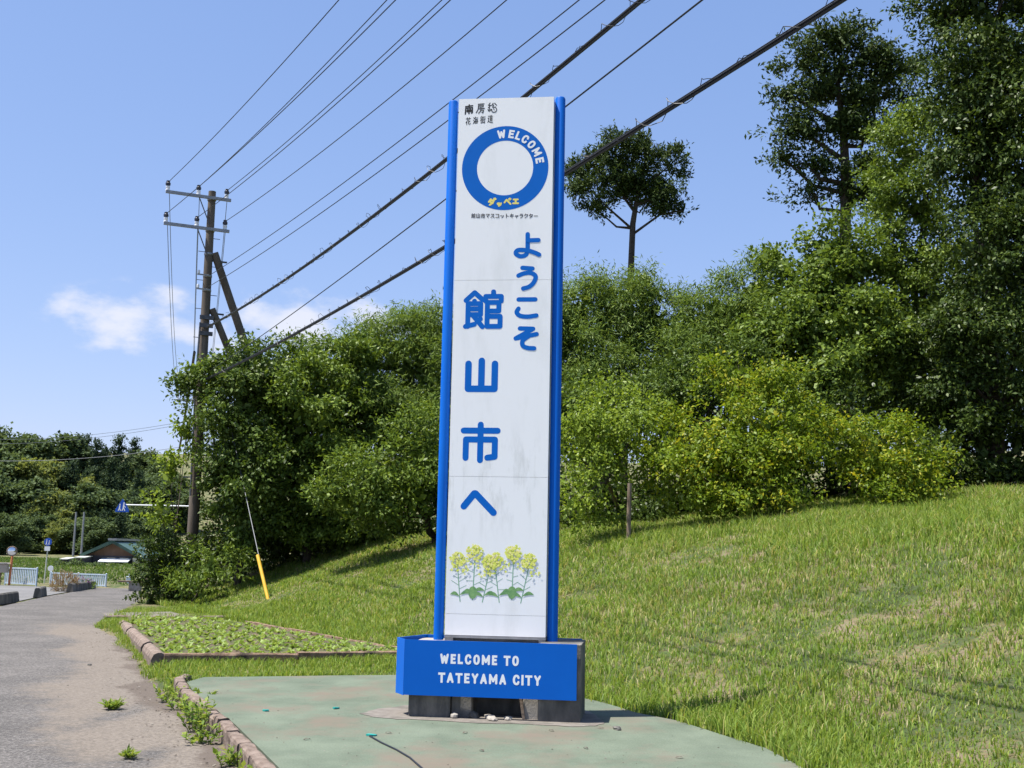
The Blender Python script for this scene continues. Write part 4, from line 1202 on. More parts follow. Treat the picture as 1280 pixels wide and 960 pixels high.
# rape blossom print at the foot of the white sheet
M['print_leaf'] = surf('print_leaf', (.10, .26, .10), (.24, .42, .16), 25, rough=.5, bump=0)
M['print_stem'] = flat('print_stem', (.22, .42, .27), .5)
M['print_flower'] = leafmat('print_flower', [(0, (.62, .70, .10)), (.4, (.78, .82, .16)), (.75, (.88, .86, .26)), (1, (.90, .76, .36))], .0, .5, .3)
rr = random.Random(5)
plants = [(-.395, 1.10, -.43, 1.455, 0), (-.27, 1.12, -.255, 1.535, 1), (-.17, 1.10, -.10, 1.44, 0), (.0, 1.10, -.05, 1.46, 0), (.125, 1.13, .135, 1.535, 1), (.215, 1.10, .29, 1.455, 0)]
kk = 0
for (xb, zb_, xt, zt, big) in plants:
    stem, leaf, blo = [], [], []
    lerp = lambda t: (xb + (xt - xb) * t, zb_ + (zt - zb_) * t)
    stem.append(capsule(lerp(0), lerp(1), .009, 0, YP))
    for j in range(6):
        t = .35 + .1 * j; s_ = -1 if j % 2 else 1
        a_ = lerp(t); e_ = (a_[0] + s_ * rr.uniform(.05, .085), a_[1] + rr.uniform(.0, .05))
        stem.append(capsule(a_, e_, .0045, 1 + j, YP))
    for s_, l_, q_ in ((1, .12, .06), (-1, .10, .02)):
        a_ = lerp(q_ + .12)
        pts = []
        for t in np.linspace(0, 1, 7): pts.append((a_[0] + s_ * l_ * t, a_[1] + .03 * math.sin(t * 2.6) + .022 * math.sin(math.pi * t)))
        for t in np.linspace(1, 0, 7): pts.append((a_[0] + s_ * l_ * t, a_[1] + .03 * math.sin(t * 2.6) - .014 * math.sin(math.pi * t)))
        leaf.append([(p[0], YP - .0012 - .0001 * (s_ + 2), p[1]) for p in (pts if s_ > 0 else pts[::-1])])
    if big:
        c_ = lerp(.10)
        leaf.append([(c_[0] + .045 * math.cos(t), YP - .0018, c_[1] + .03 + .062 * math.sin(t)) for t in np.linspace(0, 6.28, 14, endpoint=False)])
    def disc(x, z, r_):
        global kk
        kk += 1
        blo.append([(x + r_ * math.cos(t) * (1 + .25 * math.cos(4 * t)), YP - .0025 - .00006 * (kk % 130), z + r_ * math.sin(t) * (1 + .25 * math.cos(4 * t))) for t in np.linspace(0, 6.28, 12, endpoint=False)])
    rb = .085 if big else .078
    for j in range(95):
        t = rr.uniform(0, 6.28); q = rb * math.sqrt(rr.random())
        disc(xt + q * math.cos(t) * 1.0, zt + .055 + q * math.sin(t) * .95, rr.uniform(.008, .0135))
    for j in range(14):
        disc(xt + rr.uniform(-.12, .13), zt - rr.uniform(0, .09), rr.uniform(.008, .013))
    print_on(SHEETS[1], 'flower_stem', stem, M['print_stem'])
    print_on(SHEETS[1], 'flower_leaf', leaf, M['print_leaf'])
    print_on(SHEETS[1], 'blossom', blo, M['print_flower'])


# ---- rubble, cord and scraps at the foot of the sign
def rock(name, label, c, rx, ry, rz, mat, seed, group='rubble at the foot of the sign', cat='stone'):
    r = np.random.default_rng(seed)
    import bmesh
    bm = bmesh.new(); bmesh.ops.create_icosphere(bm, subdivisions=2, radius=1)
    for v in bm.verts:
        k_ = 1 + r.normal(0, .10)
        v.co = Vector((v.co.x * rx * k_, v.co.y * ry * k_, max(-.5, v.co.z) * rz * k_))
    me = bpy.data.meshes.new(name); bm.to_mesh(me); bm.free(); me.materials.append(mat)
    o = link(name, me); o.location = (c[0], c[1], c[2] + rz * .45); o.rotation_euler = (0, 0, r.uniform(0, 6))
    return tag(o, label, cat, group)


def sp(lx, ly, lz=0):
    """a point given in the sign's own axes"""
    a_ = R(-7)
    return (-.12 + lx * math.cos(a_) - ly * math.sin(a_), 11.72 + lx * math.sin(a_) + ly * math.cos(a_), lz)


rock('stone', 'pale rounded stone beside the left pier under the blue box', sp(-.38, .04), .055, .04, .04, M['concrete'], 1)
rock('stone', 'flat broken slab of concrete lying under the middle of the blue box', sp(-.03, .06), .17, .05, .03, M['concrete'], 2)
rock('stone', 'small grey stone at the right end of the broken slab', sp(.14, .05), .06, .04, .028, M['concrete'], 3)
rock('stone', 'dark lump of rubble left of the broken slab', sp(-.2, .09), .05, .05, .045, M['concrete_dark'], 4)
rock('stone', 'small pale chip in front of the rubble under the box', sp(.02, -.02), .025, .02, .014, M['concrete'], 5)
rock('debris_lump', 'crumbled grey lump on the green paving right of the sign', (1.03, 11.28, 0), .07, .035, .022, M['concrete_dark'], 6, None, 'debris')
mb = MB(); mb.prism([(.272, .0), (.30, .0), (.262, .225), (.235, .225)], .115, .135, 'y')
wb = mb.build('wood_strip', M['wood']); wb.location = (-.12, 11.72, .002); wb.rotation_euler = (0, 0, R(-7))
tag(wb, 'weathered wooden strip leaning under the right end of the blue box', 'board')
g0 = lambda px, py, z=0: (lambda d: CAM + d * ((z - CAM[2]) / d[2]))(cF + cR * ((px - 640) / FPX) + cU * ((480 - py) / FPX))
cp = [g0(462, 921), g0(476, 929), g0(495, 938), g0(512, 948), g0(528, 962), g0(545, 985)]
mb = MB(); mb.tube([tuple(p + np.array([0, 0, .008])) for p in cp], .007, 6); tag(mb.build('cord', M['wire']), 'thin black cord lying across the green paving', 'cord')
M['teal'] = flat('teal_plastic', (.02, .30, .26), .5)
for i, (px, py, lb) in enumerate(((464, 920, 'teal plastic scrap at the end of the black cord'), (420, 886, 'teal plastic scrap nearest the sign base, left of it'), (332, 889, 'teal plastic scrap near the stone kerb'))):
    p = g0(px, py)
    mb = MB(); mb.prism([(-.045, -.012), (-.01, -.03), (.03, -.022), (.05, .01), (.012, .028), (-.03, .02)], .001, .016)
    o = mb.build('plastic_scrap', M['teal']); o.location = p; o.rotation_euler = (0, .08, i * 1.1)
    tag(o, lb, 'litter', 'teal scraps on the green paving')
rr = random.Random(9)
for i, (px, py, lb) in enumerate(((486, 917, 'curled dry leaf on the paving left of the cord'), (602, 939, 'dry leaf on the paving in front of the sign'), (581, 917, 'dry leaf on the paving just under the left pier'), (732, 936, 'dry leaf on the paving low to the right of the sign'),
                                  (750, 911, 'dry leaf beside the crumbled lump'), (850, 948, 'dry leaf on the paving near the right grass edge'), (689, 914, 'dry leaf on the paving below the right pier'), (383, 925, 'dry leaf on the paving near the middle of the left half'))):
    p = g0(px, py)
    mb = MB(); mb.add([(-.035, 0, .004), (-.01, -.014, .014), (.03, -.006, .012), (.038, .004, .004), (.0, .016, .016)], [(0, 1, 4), (1, 2, 4), (2, 3, 4)])
    o = mb.build('dry_leaf', M['bark']); o.location = p; o.rotation_euler = (0, 0, rr.uniform(0, 6)); tag(o, lb, 'leaf', 'dry leaves on the green paving')


# ------------------------------------------------------------------ weeds along the kerb and on the asphalt
def weed(label, p, n, h, spread, mat, seed, lw=.016, ll=.07):
    r = np.random.default_rng(seed)
    root = thing('weed', label, 'weed', p, group='weeds along the kerb and path')
    mb = MB(); L_ = []
    for i in range(n):
        a = r.uniform(0, 6.28); q = spread * math.sqrt(r.random())
        b0 = np.array([math.cos(a) * q * .4, math.sin(a) * q * .4, 0]); hh_ = h * r.uniform(.5, 1.1)
        tip = np.array([math.cos(a) * q, math.sin(a) * q, hh_])
        mid = b0 * .6 + tip * .4 + [0, 0, hh_ * .15]
        mb.tube([b0, mid, tip], [.004, .003, .0015], 4)
        for t in np.linspace(.15, 1, 11):
            c = (1 - t) ** 2 * b0 + 2 * t * (1 - t) * mid + t * t * tip
            ax = unit(np.array([r.normal(), r.normal(), r.uniform(.1, .9)]))
            L_.append((c, ax))
    mb.build('stem', M['print_stem_g'], root)
    p_ = np.array([c for c, a in L_]); ax = np.array([a for c, a in L_])
    nr = unit(np.array([0, 0, 1.0]) + r.normal(size=p_.shape) * .4)
    Ls = ll * r.uniform(.6, 1.2, len(p_))
    V = leaf_quads(p_, ax, nr, Ls, Ls * (lw / ll) * 2)
    link('leaves', mesh_np('leaves', V, np.arange(len(V)).reshape(-1, 4), None, mat), root)
    return root


M['print_stem_g'] = flat('green_stem', (.10, .16, .04), .6)
ws = [((-3.95, 14.75), 10, .28, .22, 'dark leafy weed at the far end of the stone kerb'), ((-3.72, 13.5), 10, .22, .2, 'low weed beside the second kerb stone from the far end'), ((-3.42, 12.9), 14, .2, .28, 'spreading weed half way along the stone kerb'),
      ((-3.05, 11.95), 20, .34, .24, 'tall bushy weed growing over the stone kerb'), ((-2.86, 11.4), 20, .36, .24, 'second tall bushy weed in front of the broken kerb'), ((-2.66, 10.75), 14, .2, .22, 'low weed at the foot of the near kerb stones'),
      ((-2.2, 9.75), 14, .17, .2, 'weed at the kerb by the bottom edge of the picture'), ((-1.95, 9.2), 10, .14, .15, 'small weed lowest along the kerb'), ((-3.3, 13.35), 8, .24, .14, 'thin weed leaning over the kerb onto the paving')]
for i, ((x, y), n, h, sd, lb) in enumerate(ws):
    weed(lb, (x, y, -.13), int(n * .7), h * .78, sd * .8, M['grass_lush'] if i != 0 else M['leaf_mid'], 100 + i)
weed('small grass tuft growing through the sandy asphalt', tuple(g0(141, 887, -.12)), 22, .075, .10, M['grass_lush'], 120, .008, .09)
weed('tiny grass tuft on the asphalt near the bottom edge', tuple(g0(161, 948, -.12)), 10, .045, .06, M['grass_lush'], 121, .008, .07)
rock('pebble', 'dark pebble on the asphalt path', tuple(g0(112, 832, -.12)), .05, .035, .02, M['concrete_dark'], 11, None)
# loose grit and clods washed along the path's edge and over the paving
gr = np.random.default_rng(91)
n = 2600
gy_ = gr.uniform(8.2, 24, n); gx_ = edge_x(gy_) + .1 - np.abs(gr.normal(0, .42, n)); gz_ = np.full(n, -.118)
n2_ = 700
py_ = gr.uniform(8, 15.2, n2_); px_ = gr.uniform(-3.6, 2.6, n2_); inn = in_poly(px_, py_, pad)
gx_ = np.concatenate([gx_, px_[inn]]); gy_ = np.concatenate([gy_, py_[inn]]); gz_ = np.concatenate([gz_, np.full(inn.sum(), .001)])
n = len(gx_)
sz_ = np.minimum(.003 * gr.pareto(1.8, n) + .003, np.where(gz_ > -.05, .008, .016))
oc = np.array([[1, 0, .2], [0, 1, .25], [-1, 0, .2], [0, -1, .15], [0.2, 0.1, .6]])
V = np.stack([gx_, gy_, gz_], -1)[:, None, :] + oc[None] * (sz_[:, None] * gr.uniform(.6, 1.4, (n, 5)))[:, :, None]
k5 = np.arange(n)[:, None] * 5
T = np.concatenate([k5 + np.array([[a, b, 4]]) for a, b in ((0, 1), (1, 2), (2, 3), (3, 0))])
M['grit'] = leafmat('grit_stone', [(0, (.05, .042, .035)), (.6, (.12, .10, .085)), (1, (.26, .24, .21))], 0.0, .9, .2)
tag(link('grit', mesh_np('grit', V.reshape(-1, 3), None, T, M['grit'])), kind='stuff')


# bank details: stake and guy wire
p = at(786, 660, 24.4); zb_ = float(height(p[0], p[1]))
mb = MB(); mb.tube([(0, 0, -.2), (0, 0, .5), (.015, 0, float(at(787, 604, p[1])[2]) - zb_)], .045, 8)
o = mb.build('wooden_stake', M['wood'], None, True); o.location = (p[0], p[1], zb_); tag(o, 'grey wooden stake in the grass below the young citrus', 'stake')
a0 = on_bank(335, 749); GY = a0[1]; zb_ = float(height(a0[0], a0[1]))
root = thing('guy_wire', 'thin guy wire with a yellow plastic guard slanting into the bank', 'guy wire', (a0[0], a0[1], zb_))
o_ = np.array([a0[0], a0[1], zb_])
d_ = at(322, 694, GY + .6) - at(335, 749, GY)
e1 = at(335, 749, GY) - o_ - d_ * .12; e2 = at(322, 694, GY + .6) - o_; e3 = at(303, 600, 33.2) - o_; e4 = at(268, 440, 36) - o_
mb = MB(); mb.tube([e1, e2], [.042, .046], 10); mb.build('guard', M['yellow_guard'], root, True)
mb = MB(); mb.tube([e1, e3, e4], .012, 5); mb.build('cable', M['wire_grey'], root)


# ------------------------------------------------------------------ utility poles and wires
def insulator(parent, x, z):
    mb = MB(); mb.lathe([(.025, 0), (.07, .02), (.07, .07), (.05, .09), (.065, .12), (.065, .17), (.04, .19)], (x, 0, z), 10); b_ = mb.build('insulator', M['porcelain'], parent, True)
    mb = MB(); mb.lathe([(.04, .19), (.075, .21), (.08, .27), (.055, .30), (.06, .34), (.02, .36)], (x, 0, z), 10); mb.build('insulator_cap', M['porcelain_dark'], b_, True)


def utility_pole(label, loc, rz, top, struts=True):
    root = thing('utility_pole', label, 'utility pole', loc, rz, 'utility poles along the road')
    mb = MB(); mb.tube([(0, 0, -1.0), (0, 0, top * .5), (0, 0, top)], [.185, .15, .115], 16); mb.build('pole', M['pole'], root, True)
    for z in (top - .25, top - 1.25):
        mb = MB(); mb.box(-1.43, .56, -.20, -.125, z - .045, z + .045); a_ = mb.build('crossarm', M['steel'], root)
        for x in (-1.35, -.42, .45): insulator(a_, x, z + .045)
        for x in (-1.35, -.42, .45): pass
        mb = MB(); mb.tube([(-.75 + .33, -.17, z - .03), (-.06, -.15, z - .85)], .018, 5); mb.build('brace', M['steel_dark'], root)
    for z in (top - .3, top - 1.3, top - 2.05, top - 2.75, top - 3.2, top - 4.3):
        mb = MB(); mb.lathe([(.135, 0), (.142, .01), (.142, .06), (.135, .07)], (0, 0, z), 16); mb.build('pole_band', M['steel'], root, True)
    for i in range(14):
        z = top - 1.5 - i * .45; s_ = -1 if i % 2 else 1
        mb = MB(); mb.tube([(s_ * .1, 0, z), (s_ * .32, 0, z)], .011, 5); mb.build('step_bolt', M['steel_dark'], root)
    for z in (top - 2.75, top - 3.2):
        mb = MB(); mb.box(-.34, .0, -.19, -.15, z + .015, z + .055); q_ = mb.build('side_bracket', M['steel'], root)
        mb = MB(); mb.lathe([(.02, 0), (.04, .02), (.04, .1), (.02, .12)], (-.3, -.17, z + .055), 8); mb.build('spool', M['porcelain'], q_, True)
    for z in (top - 4.1, top - 4.35, top - 4.6):
        mb = MB(); mb.box(-.19, .22, -.21, -.13, z, z + .12); mb.build('cable_clamp', M['steel_dark'], root)
    mb = MB(); mb.box(-.75, .1, -.2, -.14, top - 5.95, top - 5.87); mb.build('side_bracket', M['steel_dark'], root)
    mb = MB(); mb.tube([(-.16, -.12, top - 4.2), (-.2, -.14, top - 6), (-.16, -.15, top - 9.5)], .03, 6); mb.build('riser_pipe', M['wire_grey'], root, True)
    return root


PX_, PY_ = -9.5, 36.0
pz = float(height(PX_, PY_))
PYAW = R(25)
POLE = utility_pole('tall weathered utility pole with two crossarms behind the clipped hedge', (PX_, PY_, pz), PYAW, 12.58 - pz)
ptop = 12.58 - pz
# push braces that prop the pole on its right side (in the pole's own axes)
ca_, sa_ = math.cos(-PYAW), math.sin(-PYAW)


def to_pole(P):
    v = np.array(P, float) - np.array([PX_, PY_, pz])
    return (v[0] * ca_ - v[1] * sa_, v[0] * sa_ + v[1] * ca_, v[2])


for (a_, b_, Yb, r_) in (((268, 316), (322, 478), 37.2, .13), ((265, 386), (302, 478), 36.9, .115)):
    t0 = at(*a_, 36.05); t1 = at(*b_, Yb); t1 = t0 + (t1 - t0) * 2.2
    mb = MB(); mb.tube([to_pole(t0), to_pole(t1)], [r_ * .9, r_ * 1.1], 14); mb.build('push_brace', M['pole'], POLE, True)
    q0 = to_pole(t0 + (t1 - t0) * .03)
    mb = MB(); mb.tube([(-.02, 0, q0[2]), (q0[0] + .3, q0[1], q0[2])], .03, 6); mb.build('brace_clamp', M['steel_dark'], POLE)
fx, fy = float(at(247, 560, 72)[0]), 72.0
fz = float(height(fx, fy))
FPOLE = utility_pole('distant utility pole half hidden behind the nearer pole', (fx, fy, fz), R(6), 11.6 - fz)


def span(name, label, P0, P1, sag, r_, mat, n=48, group='overhead wires', root=None, cat='wire'):
    P0 = np.array(P0, float); P1 = np.array(P1, float)
    t = np.linspace(0, 1, n) ** 1.0
    pts = P0 + (P1 - P0) * t[:, None]; pts[:, 2] -= 4 * sag * t * (1 - t)
    mb = MB(); mb.tube([p - P0 for p in pts], r_, 5)
    o = mb.build(name, mat, root, True)
    if root is None:
        o.location = P0; tag(o, label, cat, group)
    return o, pts


A_ = np.array([math.cos(PYAW), math.sin(PYAW), 0])
off = np.array([math.sin(PYAW), -math.cos(PYAW), 0]) * .16
ins = lambda zz, a: np.array([PX_, PY_, zz + .33]) + A_ * a + off
uz, lz = 12.33, 11.33
FA = np.array([math.cos(R(6)), math.sin(R(6)), 0]); foff = np.array([math.sin(R(6)), -math.cos(R(6)), 0]) * .16
fin = lambda zz, a: np.array([fx, fy, zz + .33]) + FA * a + foff
HV = [(uz, -1.35, (10.3, -5.5, 12.67), 'upper crossarm, left insulator'), (uz, -.42, (10.78, -5.29, 12.67), 'upper crossarm, middle insulator'), (lz, -1.35, (10.65, -5.32, 11.67), 'lower crossarm, left insulator'),
      (uz, .45, (11.64, -4.89, 12.67), 'upper crossarm, right insulator'), (lz, -.42, (11.21, -5.07, 11.67), 'lower crossarm, middle insulator'), (lz, .45, (11.89, -4.76, 11.67), 'lower crossarm, right insulator')]
for zz, a, E_, w_ in HV:
    span('overhead_wire', 'thin black wire running up to the right from the ' + w_, ins(zz, a), E_, .9, .0105, M['wire'])
    span('overhead_wire', 'thin wire hanging away behind the pole from the ' + w_, ins(zz, a), fin(11.35 if zz == uz else 10.35, a), .9, .011, M['wire_grey'], 30)
span('overhead_wire', 'upper of two thin wires from below the crossarms toward the upper middle', at(262, 344, 35.85), (11.2, -5.1, 9.9), .7, .0095, M['wire'])
span('overhead_wire', 'lower of two thin wires from below the crossarms toward the upper middle', at(258, 360, 35.85), (11.05, -5.15, 9.5), .7, .0095, M['wire'])
span('overhead_wire', 'single thin wire between the two thick cables, passing behind the sign', at(252, 470, 35.85), (8.45, -6.35, 6.75), .35, .0095, M['wire'])


def cable(label, P0, P1, sag, r_, coil_from=.3, seed=0):
    """telephone cable lashed under a messenger wire by loose wire loops"""
    P0 = np.array(P0, float)
    root = thing('overhead_cable', label, 'cable', P0, group='overhead wires')
    o, pts = span('cable', None, P0, P1, sag, r_, M['wire'], 90, root=root)
    P1 = np.array(P1, float)
    up = np.array([0, 0, 1.0])
    t = np.linspace(0, 1, 90)
    side = np.cross(P1 - P0, up); side /= np.linalg.norm(side)
    mb = MB(); mb.tube([p - P0 + up * (r_ + .03) for p in pts], .007, 5); mb.build('messenger_wire', M['wire'], root)
    mb = MB(); mb.tube([p - P0 + up * (.018) + side * r_ * .9 for p in pts], r_ * .55, 5); mb.build('cable', M['wire'], root)
    L = np.linalg.norm(P1 - P0)
    r = np.random.default_rng(seed)
    nt_ = int(L * .75 / .05)
    tt = np.linspace(.02, .77, nt_)
    base = P0 + (P1 - P0) * tt[:, None]; base[:, 2] -= 4 * sag * tt * (1 - tt)
    ph = tt * L / .62 * 2 * math.pi
    amp = .055 + .03 * np.sin(tt * 90) + .012 * r.normal(size=nt_)
    hel = base - P0 + up * (.045 + (amp * np.cos(ph)))[:, None] + side * (amp * np.sin(ph))[:, None]
    mb = MB(); mb.tube(list(hel), .0042, 4); mb.build('lashing_wire', M['wire'], root)
    return root


cable('thick lashed black cable rising from the pole past the top of the sign', at(256, 411, 35.8), (9.23, -6.04, 8.27), .9, .018, seed=3)
cable('thick lashed black cable leaving the treetops and crossing behind the sign', at(250, 478, 35.8), (9.42, -5.91, 6.55), .5, .0165, seed=4)
span('overhead_wire', 'thick cable drooping down from the pole toward the distant pole', at(243, 440, 36), at(214, 610, 70), .6, .045, M['wire'], 30)
span('overhead_wire', 'higher of two thin wires running level to the left edge of the sky', at(224, 528, 71.9), at(-60, 547, 95), .5, .012, M['wire_grey'], 30)
span('overhead_wire', 'lower of two thin wires running level to the left edge of the sky', at(224, 531, 71.9), at(-60, 553, 95), .5, .012, M['wire_grey'], 30)
span('overhead_wire', 'pale wire crossing in front of the wooded hill at left', at(224, 559, 71.9), at(-60, 574, 80), .4, .016, M['steel'], 30)

# ------------------------------------------------------------------ far street furniture
M['sign_blue'] = flat('sign_blue', (.004, .07, .42), .4, .4)
M['sign_white'] = flat('sign_white', (.78, .79, .80), .4, .4)
M['fence'] = surf('pale_blue_paint', (.36, .44, .54), (.46, .54, .63), 5, (.30, .28, .26), 4, (.62, .75), rough=.6, bump=0)
M['orange'] = surf('faded_orange', (.50, .16, .06), (.60, .22, .09), 5, rough=.6, bump=0)
M['mirror'] = flat('mirror_face', (.75, .77, .80), .08, .6, metal=1.0)
M['pale_post'] = flat('pale_post', (.55, .56, .50), .6)


def ground_at(px, py, z=-.15): return g0(px, py, z)


def fence(label, p0, p1, h, nb, seed):
    p0 = np.array(p0[:2]); p1 = np.array(p1[:2]); v = p1 - p0; L = np.linalg.norm(v)
    root = thing('guard_fence', label, 'fence', (p0[0], p0[1], -.15), math.atan2(v[1], v[0]), 'pale fences beside the road')
    npost = max(2, int(round(L / 1.5)) + 1)
    for i in range(npost):
        x = L * i / (npost - 1)
        mb = MB(); mb.lathe([(.035, 0), (.035, h + .04), (.015, h + .06)], (x, 0, 0), 8); mb.build('post', M['fence'], root, True)
    for z in (h, h * .12):
        mb = MB(); mb.box(0, L, -.02, .02, z - .03, z + .02); mb.build('rail', M['fence'], root)
    me = None
    nb = int(L / .11)
    for i in range(nb):
        x = L * (i + .5) / nb
        if me is None:
            mb = MB(); mb.box(-.028, .028, -.008, .008, h * .12 + .02, h - .03); me = mb.mesh('bar', M['fence'])
        o = link('bar', me, root); o.location = (x, 0, 0)
    return root


fence('short pale blue barred fence beside the orange mirror post at the left edge', ground_at(6, 731), ground_at(45, 733), .70, 16, 1)
fence('long pale blue barred fence in front of the field below the house', ground_at(63, 731), ground_at(132, 734), .50, 30, 2)
p = ground_at(55, 729)
root = thing('traffic_sign', 'round blue path sign with a small white plate on a pale pole', 'traffic sign', p)
hs = float(at(58, 678, p[1])[2]) + .15
mb = MB(); mb.tube([(0, 0, -.2), (.03, 0, hs * .5), (.07, 0, hs + .12)], .028, 8); mb.build('post', M['pale_post'], root, True)
mb = MB(); mb.prism([(.06 + .17 * math.cos(t), hs + .02 + .17 * math.sin(t)) for t in np.linspace(0, 6.283, 28, endpoint=False)], -.06, -.04, 'y'); dsk = mb.build('disc', M['sign_blue'], root)
pol = [capsule((.01, hs + .10), (.01, hs + .105), .045, 0, -.0625), capsule((.01, hs + .05), (.0, hs - .02), .035, 1, -.0625), capsule((.0, hs - .02), (-.03, hs - .09), .022, 3, -.0625), capsule((.0, hs - .02), (.03, hs - .09), .022, 5, -.0625),
       capsule((.12, hs + .07), (.12, hs + .075), .04, 6, -.0625), capsule((.12, hs + .03), (.11, hs - .03), .03, 7, -.0625), capsule((.11, hs - .03), (.09, hs - .09), .02, 9, -.0625), capsule((.11, hs - .03), (.14, hs - .09), .02, 11, -.0625)]
print_on(dsk, 'figures', pol, M['sign_white'])
mb = MB(); mb.box(-.07, .17, -.06, -.04, hs - .36, hs - .17); mb.build('plate', M['sign_white'], root)
p = ground_at(62, 730)
root = thing('delineator', 'small white round delineator on a thin post in front of the fence', 'delineator', p)
mb = MB(); mb.tube([(0, 0, -.1), (0, 0, .62)], .025, 8); mb.build('post', M['sign_white'], root, True)
mb = MB(); mb.prism([(.12 * math.cos(t), .66 + .12 * math.sin(t)) for t in np.linspace(0, 6.283, 20, endpoint=False)], -.03, .0, 'y'); mb.build('reflector', M['sign_white'], root)
p = ground_at(11, 732)
root = thing('traffic_mirror', 'round convex traffic mirror with orange rim on an orange post', 'mirror', p)
hm = float(at(17, 689, p[1])[2]) + .15
mb = MB(); mb.tube([(0, 0, -.2), (.06, 0, hm + .1)], .045, 10); mb.build('post', M['orange'], root, True)
import bmesh
nn_ = 24
mb = MB(); mb.tube([(.06 + .18 * math.cos(t), -.10 + .05 * math.cos(t), hm + .18 * math.sin(t)) for t in np.linspace(0, 6.283, nn_ + 1)], .025, 6); mb.build('rim', M['wood'], root, True)
mb = MB()
vs = [(.06, -.14, hm)]; fs = []
for j, q in enumerate((.07, .12, .175)):
    for i in range(nn_):
        t = 2 * math.pi * i / nn_
        vs.append((.06 + q * math.cos(t), -.10 + q * .28 * math.cos(t) - .04 * (1 - (q / .18) ** 2), hm + q * math.sin(t)))
for i in range(nn_):
    fs.append((0, 1 + i, 1 + (i + 1) % nn_))
    for j in range(2): fs.append((1 + j * nn_ + i, 1 + (j + 1) * nn_ + i, 1 + (j + 1) * nn_ + (i + 1) % nn_, 1 + j * nn_ + (i + 1) % nn_))
mb.add(vs, fs); mb.build('mirror_face', M['mirror'], root, True)
p = ground_at(2, 732)
root = thing('notice_box', 'beige box on a post at the extreme left edge beyond the road', 'box', (p[0] - .1, p[1], p[2]))
mb = MB(); mb.tube([(0, 0, -.1), (0, 0, .6)], .05, 8); mb.build('post', M['wood'], root, True)
M['beige'] = flat('beige_paint', (.38, .33, .26), .7)
mb = MB(); mb.box(-.35, .30, -.12, .12, .52, .86, .02); mb.build('case', M['beige'], root)
mb = MB(); mb.prism([(-.4, .86), (.35, .86), (.3, .92), (-.35, .92)], -.16, .16, 'y'); mb.build('lid', M['concrete'], root)
# kerb blocks between path and road
for px0, py0, px1, py1, lb in ((-6, 756, 19, 752, 'dark kerb block at the left edge between path and road'), (46, 747, 54, 744, 'stubby broken kerb block standing alone by the path'), (87, 740, 116, 736, 'long dark kerb block beside the purple flowers')):
    a_ = g0(px0, py0, -.13); b_ = g0(px1, py1, -.13); v = b_ - a_; L = float(np.hypot(v[0], v[1]))
    mb = MB(); mb.prism([(-.12, 0), (.12, 0), (.08, .26), (.05, .30), (-.05, .30), (-.08, .26)], 0, L, 'x')
    o = mb.build('kerb_block', M['concrete_dark']); o.location = (a_[0], a_[1], -.13); o.rotation_euler = (0, 0, math.atan2(v[1], v[0]))
    tag(o, lb, 'kerb block', 'kerb blocks between path and road')
M['flower_purple'] = leafmat('purple_flower', [(0, (.14, .06, .16)), (1, (.30, .16, .32))], .3)
M['dry_stalk'] = leafmat('dry_stalk', [(0, (.17, .12, .08)), (1, (.30, .22, .14))], .3)
p = g0(105, 737, -.13)
root = thing('flowering_plant', 'purple flowering plant behind the long kerb block', 'plant', p)
crown('blossoms', [(np.array(p) + [0, 0, .33], (.30, .25, .14))], M['flower_purple'], root, L=.06, W=.045, dens=30, k=10, spray=.15, seed=61, ground=False, mul=1, fill=0, cl=0)
crown('leaves', [(np.array(p) + [0, 0, .15], (.42, .3, .2))], M['leaf_mid'], root, L=.1, W=.05, dens=40, k=10, spray=.15, seed=62, ground=False, mul=1, fill=0, cl=0)
p = g0(80, 739, -.13)
root = thing('dry_weed_clump', 'clump of dry brown weeds left of the purple flowers', 'plant', p)
crown('stalks', [(np.array(p) + [0, 0, .25], (.45, .35, .35))], M['dry_stalk'], root, L=.22, W=.02, dens=60, k=12, spray=.2, droop=-.6, seed=63, ground=False, mul=1, fill=0, cl=0)
p = g0(163, 738, -.1)
root = thing('plank_bench', 'low plank laid on a concrete block at the bend of the path', 'bench', p, .1)
mb = MB(); mb.box(-.45, .55, -.15, .15, .30, .36); mb.build('plank', M['wood'], root)
mb = MB(); mb.box(-.05, .38, -.12, .12, -.05, .299); mb.build('block', M['concrete'], root)
mb = MB(); mb.tube([(.62, -.1, -.05), (.55, 0, .6)], .04, 6); mb.build('prop', M['wood'], root)
p = ground_at(160, 733)
root = thing('marker_post', 'short pale blue marker post near the end of the long fence', 'post', p)
mb = MB(); mb.box(-.09, .09, -.04, .04, -.05, .42, .015); mb.build('board', M['fence'], root)
mb = MB(); mb.lathe([(.02, -.05), (.02, .5), (.01, .52)], (0, .07, 0), 8); mb.build('rod', M['fence'], root, True)
